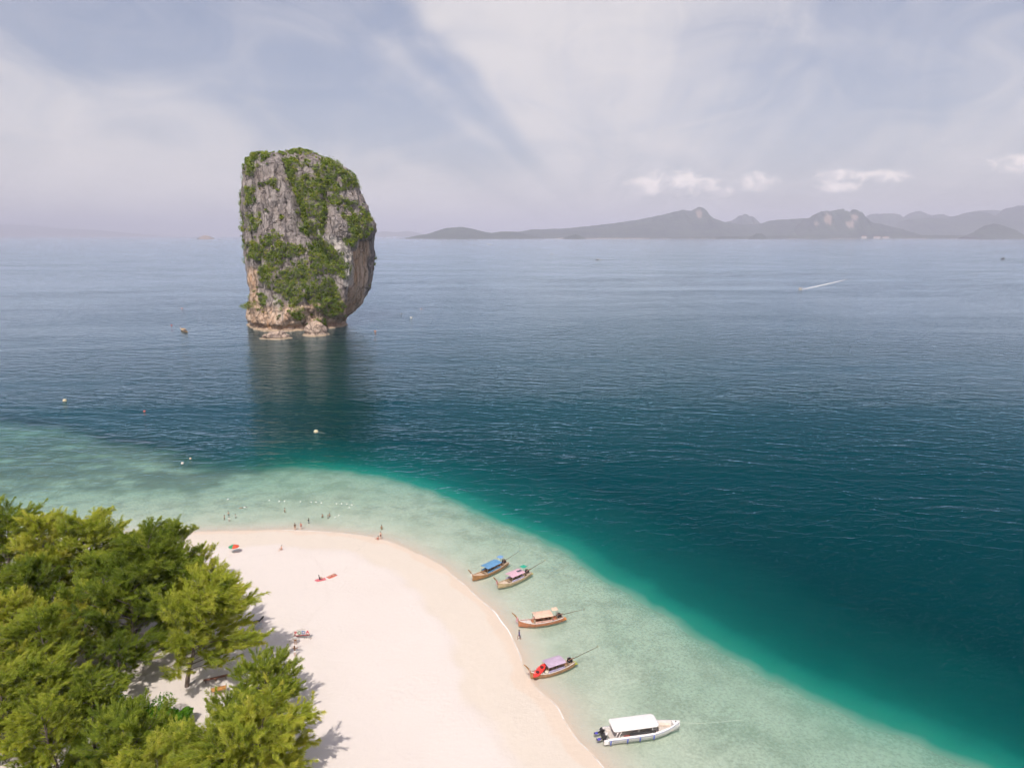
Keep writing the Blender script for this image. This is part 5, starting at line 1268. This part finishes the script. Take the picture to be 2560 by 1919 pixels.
# island name sign
p = pp(755, 1596); root = empty('island_sign', p, R(10)); tag(root, 'white arched name board with coloured letters standing on the open sand', 'sign')
mw_ = paint('sign_white', (0.80, 0.74, 0.69), 0.6, 0.05)
bd = MB(); arc = [(x_, 1.50 + 0.16 * (1 - (x_ / 1.25) ** 2)) for x_ in np.linspace(-1.25, 1.25, 13)]
bd.loft([[(x_, -0.03, 0.42), (x_, -0.03, z_), (x_, 0.03, z_), (x_, 0.03, 0.42)] for x_, z_ in arc], closed=True, caps=True)
BD = bd.build('board', mw_, root)
MB().tube([(x_, -0.02, z_ + 0.02) for x_, z_ in arc[3:10]], 0.03, 6).build('arch_trim', paint('sign_trim', (0.45, 0.38, 0.34), 0.6, 0.1), BD)
MB().box((2.56, 0.07, 0.26), (0, -0.045, 0.62)).build('lower_band', paint('sign_dark', (0.11, 0.09, 0.08), 0.7, 0.15), BD)
for i_ in range(11):
    MB().box((0.13 + 0.05 * ((i_ * 7) % 3), 0.02, 0.09 + 0.03 * ((i_ * 5) % 3)), (-1.08 + i_ * 0.215, -0.095, 0.66 + 0.015 * ((i_ * 3) % 4))).build('lettering_mark', paint('sign_red', (0.55, 0.13, 0.12), 0.7, 0.1), BD)
for s_ in (-1, 1): MB().tube([(s_ * 0.95, 0, -0.3), (s_ * 0.95, 0, 0.45)], 0.06, 8).build('post', mw_, root)
for ch, x_, cc_ in (('P', -0.92, (0.62, 0.08, 0.10)), ('O', -0.33, (0.10, 0.25, 0.12)), ('D', 0.30, (0.08, 0.17, 0.42)), ('A', 0.92, (0.65, 0.10, 0.13))):
    cu = bpy.data.curves.new('letter', 'FONT'); cu.body = ch; cu.size = 0.78; cu.extrude = 0.025; cu.align_x = 'CENTER'; cu.offset = 0.015
    to = bpy.data.objects.new('letter', cu); COL.objects.link(to)
    dg = bpy.context.evaluated_depsgraph_get(); lm = bpy.data.meshes.new_from_object(to.evaluated_get(dg)); bpy.data.objects.remove(to)
    lo = link('letter', lm, paint('letter_%s' % ch, cc_, 0.6, 0.05), BD); lo.location = (x_, -0.06, 0.88); lo.rotation_euler = (math.pi / 2, 0, 0)
# dry twigs and wrack lying round the sign
rg = np.random.default_rng(31)
for i_, (px, py) in enumerate([(764, 1594), (727, 1603), (779, 1596), (885 if False else 750, 1652)]):
    p = pp(px, py); tw = MB()
    for j in range(7):
        a_ = rg.uniform(0, 6.28); r0 = rg.uniform(0, 0.3); c_ = (r0 * math.cos(a_ * 2), r0 * math.sin(a_ * 2))
        tw.tube([(c_[0], c_[1], 0.03), (c_[0] + 0.35 * math.cos(a_), c_[1] + 0.25 * math.sin(a_), 0.06 + 0.1 * rg.random()), (c_[0] + 0.6 * math.cos(a_ + 0.4), c_[1] + 0.45 * math.sin(a_ + 0.4), 0.03)], [0.016, 0.012, 0.006], 4)
    o = tw.build('driftwood_twigs', paint('dry_twig', (0.33, 0.24, 0.17), 0.9, 0.2), None); o.location = p
    tag(o, ['dry twigs lying just right of the name sign\'s foot', 'dry twigs on the sand left of the person by the name sign', 'dry twigs farther right of the name sign', 'dry twigs on the sand below the two people at the sign'][i_], 'twigs')

# plank bench and rough wooden table in the clearing of the grove
p = pp(540, 1700); root = empty('plank_bench', p, R(24)); tag(root, 'long reddish plank bench on the sand in the clearing of the grove', 'bench')
for i_ in range(3): MB().box((3.3, 0.17, 0.05), (0, -0.19 + 0.19 * i_, 0.45)).build('plank', paint('plank_red_brown', (0.30, 0.13, 0.08), 0.8, 0.25, 3), root, bevel=0.01)
for x_ in (-1.35, 0, 1.35): MB().box((0.12, 0.5, 0.44), (x_, 0, 0.2)).build('leg', paint('plank_dark', (0.20, 0.10, 0.06), 0.8, 0.25, 3), root)
p = pp(548, 1733); root = empty('wooden_table', p, R(22)); tag(root, 'rough wooden table with pale green posts half hidden by low casuarinas', 'table')
for i_ in range(4): MB().box((2.1, 0.22, 0.05), (0, -0.36 + 0.24 * i_, 0.80)).build('plank', paint('plank_orange', (0.52, 0.25, 0.08), 0.7, 0.25, 3), root, bevel=0.01)
for x_ in (-1.0, 1.0):
    for y_ in (-0.40, 0.40): MB().box((0.12, 0.12, 1.15), (x_, y_, 0.55)).build('post', paint('post_pale_green', (0.36, 0.40, 0.22), 0.7, 0.15, 3), root, bevel=0.01)
MB().box((2.0, 0.06, 0.5), (0, 0.44, 0.52)).build('back_board', paint('plank_shadow', (0.09, 0.05, 0.035), 0.8, 0.25, 3), root)  # near-black board, shade put into its colour

# --- buoys and the float line
def buoy(label, px, py, r, col, tail=False):
    p = gp(px, py, 0.0); root = empty('mooring_buoy', (p[0], p[1], 0.0)); tag(root, label, 'buoy')
    MB().ball(r, (0, 0, r * 0.45), (1, 1, 0.92), 14, 10).build('float', paint('buoy_%s_%s_%s' % tuple(col), col, 0.5, 0.1), root, True)
    MB().tube([(0, 0, r * 1.3), (0, 0, r * 1.42)], r * 0.12, 6).build('eye', paint('buoy_eye', (0.25, 0.2, 0.15), 0.5, 0.1), root)
    if tail: MB().tube([(r * 0.6, 0, 0.05), (r * 2.2, -0.2 * r, 0.04), (r * 4, -r * 0.6, 0.02)], 0.05, 5).build('rope', paint('rope_pale', (0.62, 0.60, 0.50), 0.8, 0.1), root)
cream = (0.78, 0.66, 0.44); redc = (0.66, 0.13, 0.10); wht = (0.80, 0.74, 0.68)
buoy('cream mooring buoy nearest the left edge on the blue water', 162, 1003, 0.75, cream)
buoy('red mooring buoy between the cream buoy and the tower\'s reflection', 361, 1029, 0.42, redc)
buoy('cream mooring buoy with a rope tail floating in the tower\'s reflection', 790, 1081, 0.75, cream, True)
buoy('white buoy over the reef left of the shelf\'s bright tip', 456, 1159, 0.42, wht)
buoy('small pale buoy just beyond the white one over the reef', 476, 1147, 0.34, (0.75, 0.55, 0.42))
buoy('white buoy on the open water right of the tower\'s reflection', 1028, 795, 0.85, wht)
buoy('small white buoy left of the white one right of the tower', 1003, 785, 0.55, wht)
buoy('tiny pale pink buoy farthest right of the tower', 1053, 772, 0.55, (0.72, 0.48, 0.45))
buoy('orange buoy at the right end of the tower\'s foot', 938, 829, 0.62, (0.72, 0.28, 0.10))
buoy('red buoy just left of the lone anchored boat', 429, 813, 0.55, redc)
buoy('pinkish buoy beyond the lone anchored boat', 455, 771, 0.6, (0.70, 0.32, 0.28))
FL = [(570, 1248), (673, 1251), (698, 1253), (711, 1253), (751, 1254), (778, 1255), (790, 1255), (803, 1257), (841, 1259), (854, 1259), (867, 1260), (880, 1262), (873, 1269), (838, 1293), (847, 1288)]
p0 = gp(*FL[0]); proto = MB().ball(0.17, (0, 0, 0.06), (1, 1, 1), 10, 8).tube([(-0.26, 0, 0.04), (0.26, 0, 0.04)], 0.03, 5).build('swim_float', paint('float_white', (0.82, 0.80, 0.78), 0.5, 0.04), None, True)
for i_, (px, py) in enumerate(FL):
    o = proto if i_ == 0 else proto.copy()
    if i_: COL.objects.link(o)
    p = gp(px, py); o.location = (p[0], p[1], 0); o.rotation_euler = (0, 0, 0.3 * i_)
    tag(o, 'small white float of the swimming line in the shallows off the beach top', 'float', 'floats of the swimming line')

# footprints crossing the sand, too many to count; flat discs, shade of the dents put into their colour
rg = np.random.default_rng(77); Fp = []
def trail(a, b, n, wob, seed):
    a = np.array(pp(*a)[:2]); b = np.array(pp(*b)[:2]); d = b - a; L = np.linalg.norm(d); k = int(L / 0.62); t = np.arange(k) / k
    nn = np.array([-d[1], d[0]]) / L
    P = a + t[:, None] * d + nn * (wob * vnoise(t * 3, t * 0, t * 0, seed) + 0.12 * np.where(np.arange(k) % 2, 1, -1))[:, None]
    return P + rg.normal(scale=0.05, size=P.shape), math.atan2(d[1], d[0])
m_print = paint('footprint_shade', (0.54, 0.46, 0.40), 0.95, 0.15, 2)
Vp, Fpp = [], []
for (a, b, wob) in [((790, 1312), (746, 1382), 1.5), ((746, 1382), (806, 1446), 2.0), ((760, 1600), (812, 1455), 2.5), ((1285, 1600), (1190, 1580), 3.0),
                    ((660, 1560), (735, 1620), 1.5), ((945, 1352), (820, 1436), 3.0), ((1310, 1700), (1240, 1730), 4.0), ((704, 1378), (600, 1400), 1.0)]:
    P, an = trail(a, b, 0, wob, int(a[0]))
    hz = terrain(P[:, 0], P[:, 1])[0]
    for (x_, y_), z_ in zip(P, hz):
        if z_ < 0.08: continue
        an2 = an + rg.normal(scale=0.2); ca, sa = math.cos(an2), math.sin(an2); o = len(Vp)
        for t_ in np.linspace(0, 2 * math.pi, 8, endpoint=False):
            ex2, ey2 = 0.17 * math.cos(t_), 0.065 * math.sin(t_)
            Vp.append((x_ + ex2 * ca - ey2 * sa, y_ + ex2 * sa + ey2 * ca, z_ + 0.012))
        Fpp.append([o + i for i in range(8)])
me = bpy.data.meshes.new('footprints'); me.from_pydata(Vp, [], Fpp); me.materials.append(m_print)
tag(link('footprints', me), 'trails of footprints crossing the pale sand', kind='stuff')

# white hotel blocks on the far shore
for (px, w_, h_, lab) in [(2160, 90, 42, 'lone white hotel block on the far wooded shore'), (2192, 120, 34, 'left white hotel block of the pair on the far shore'), (2214, 110, 30, 'right white hotel block of the pair on the far shore')]:
    c = at_y(px, 596, 13960); root = empty('hotel_block', (c[0], 13960, 0)); tag(root, lab, 'building')
    MB().box((w_, 30, h_), (0, 0, h_ / 2)).build('wall', paint('hotel_white', (0.75, 0.68, 0.62), 0.7, 0.06, 0.02), root)
    MB().loft([[(-w_ / 2 - 3, -18, h_), (w_ / 2 + 3, -18, h_)], [(-w_ / 2 + 8, 0, h_ + 12), (w_ / 2 - 8, 0, h_ + 12)], [(-w_ / 2 - 3, 18, h_), (w_ / 2 + 3, 18, h_)]]).build('roof', paint('hotel_roof', (0.40, 0.22, 0.16), 0.8, 0.1, 0.02), root)
    for i_ in range(5):
        MB().box((w_ / 8, 1.0, h_ * 0.18), (-w_ * 0.38 + i_ * w_ * 0.19, -15.4, h_ * 0.62)).build('window', paint('hotel_glass', (0.12, 0.13, 0.16), 0.3, 0.1), root)
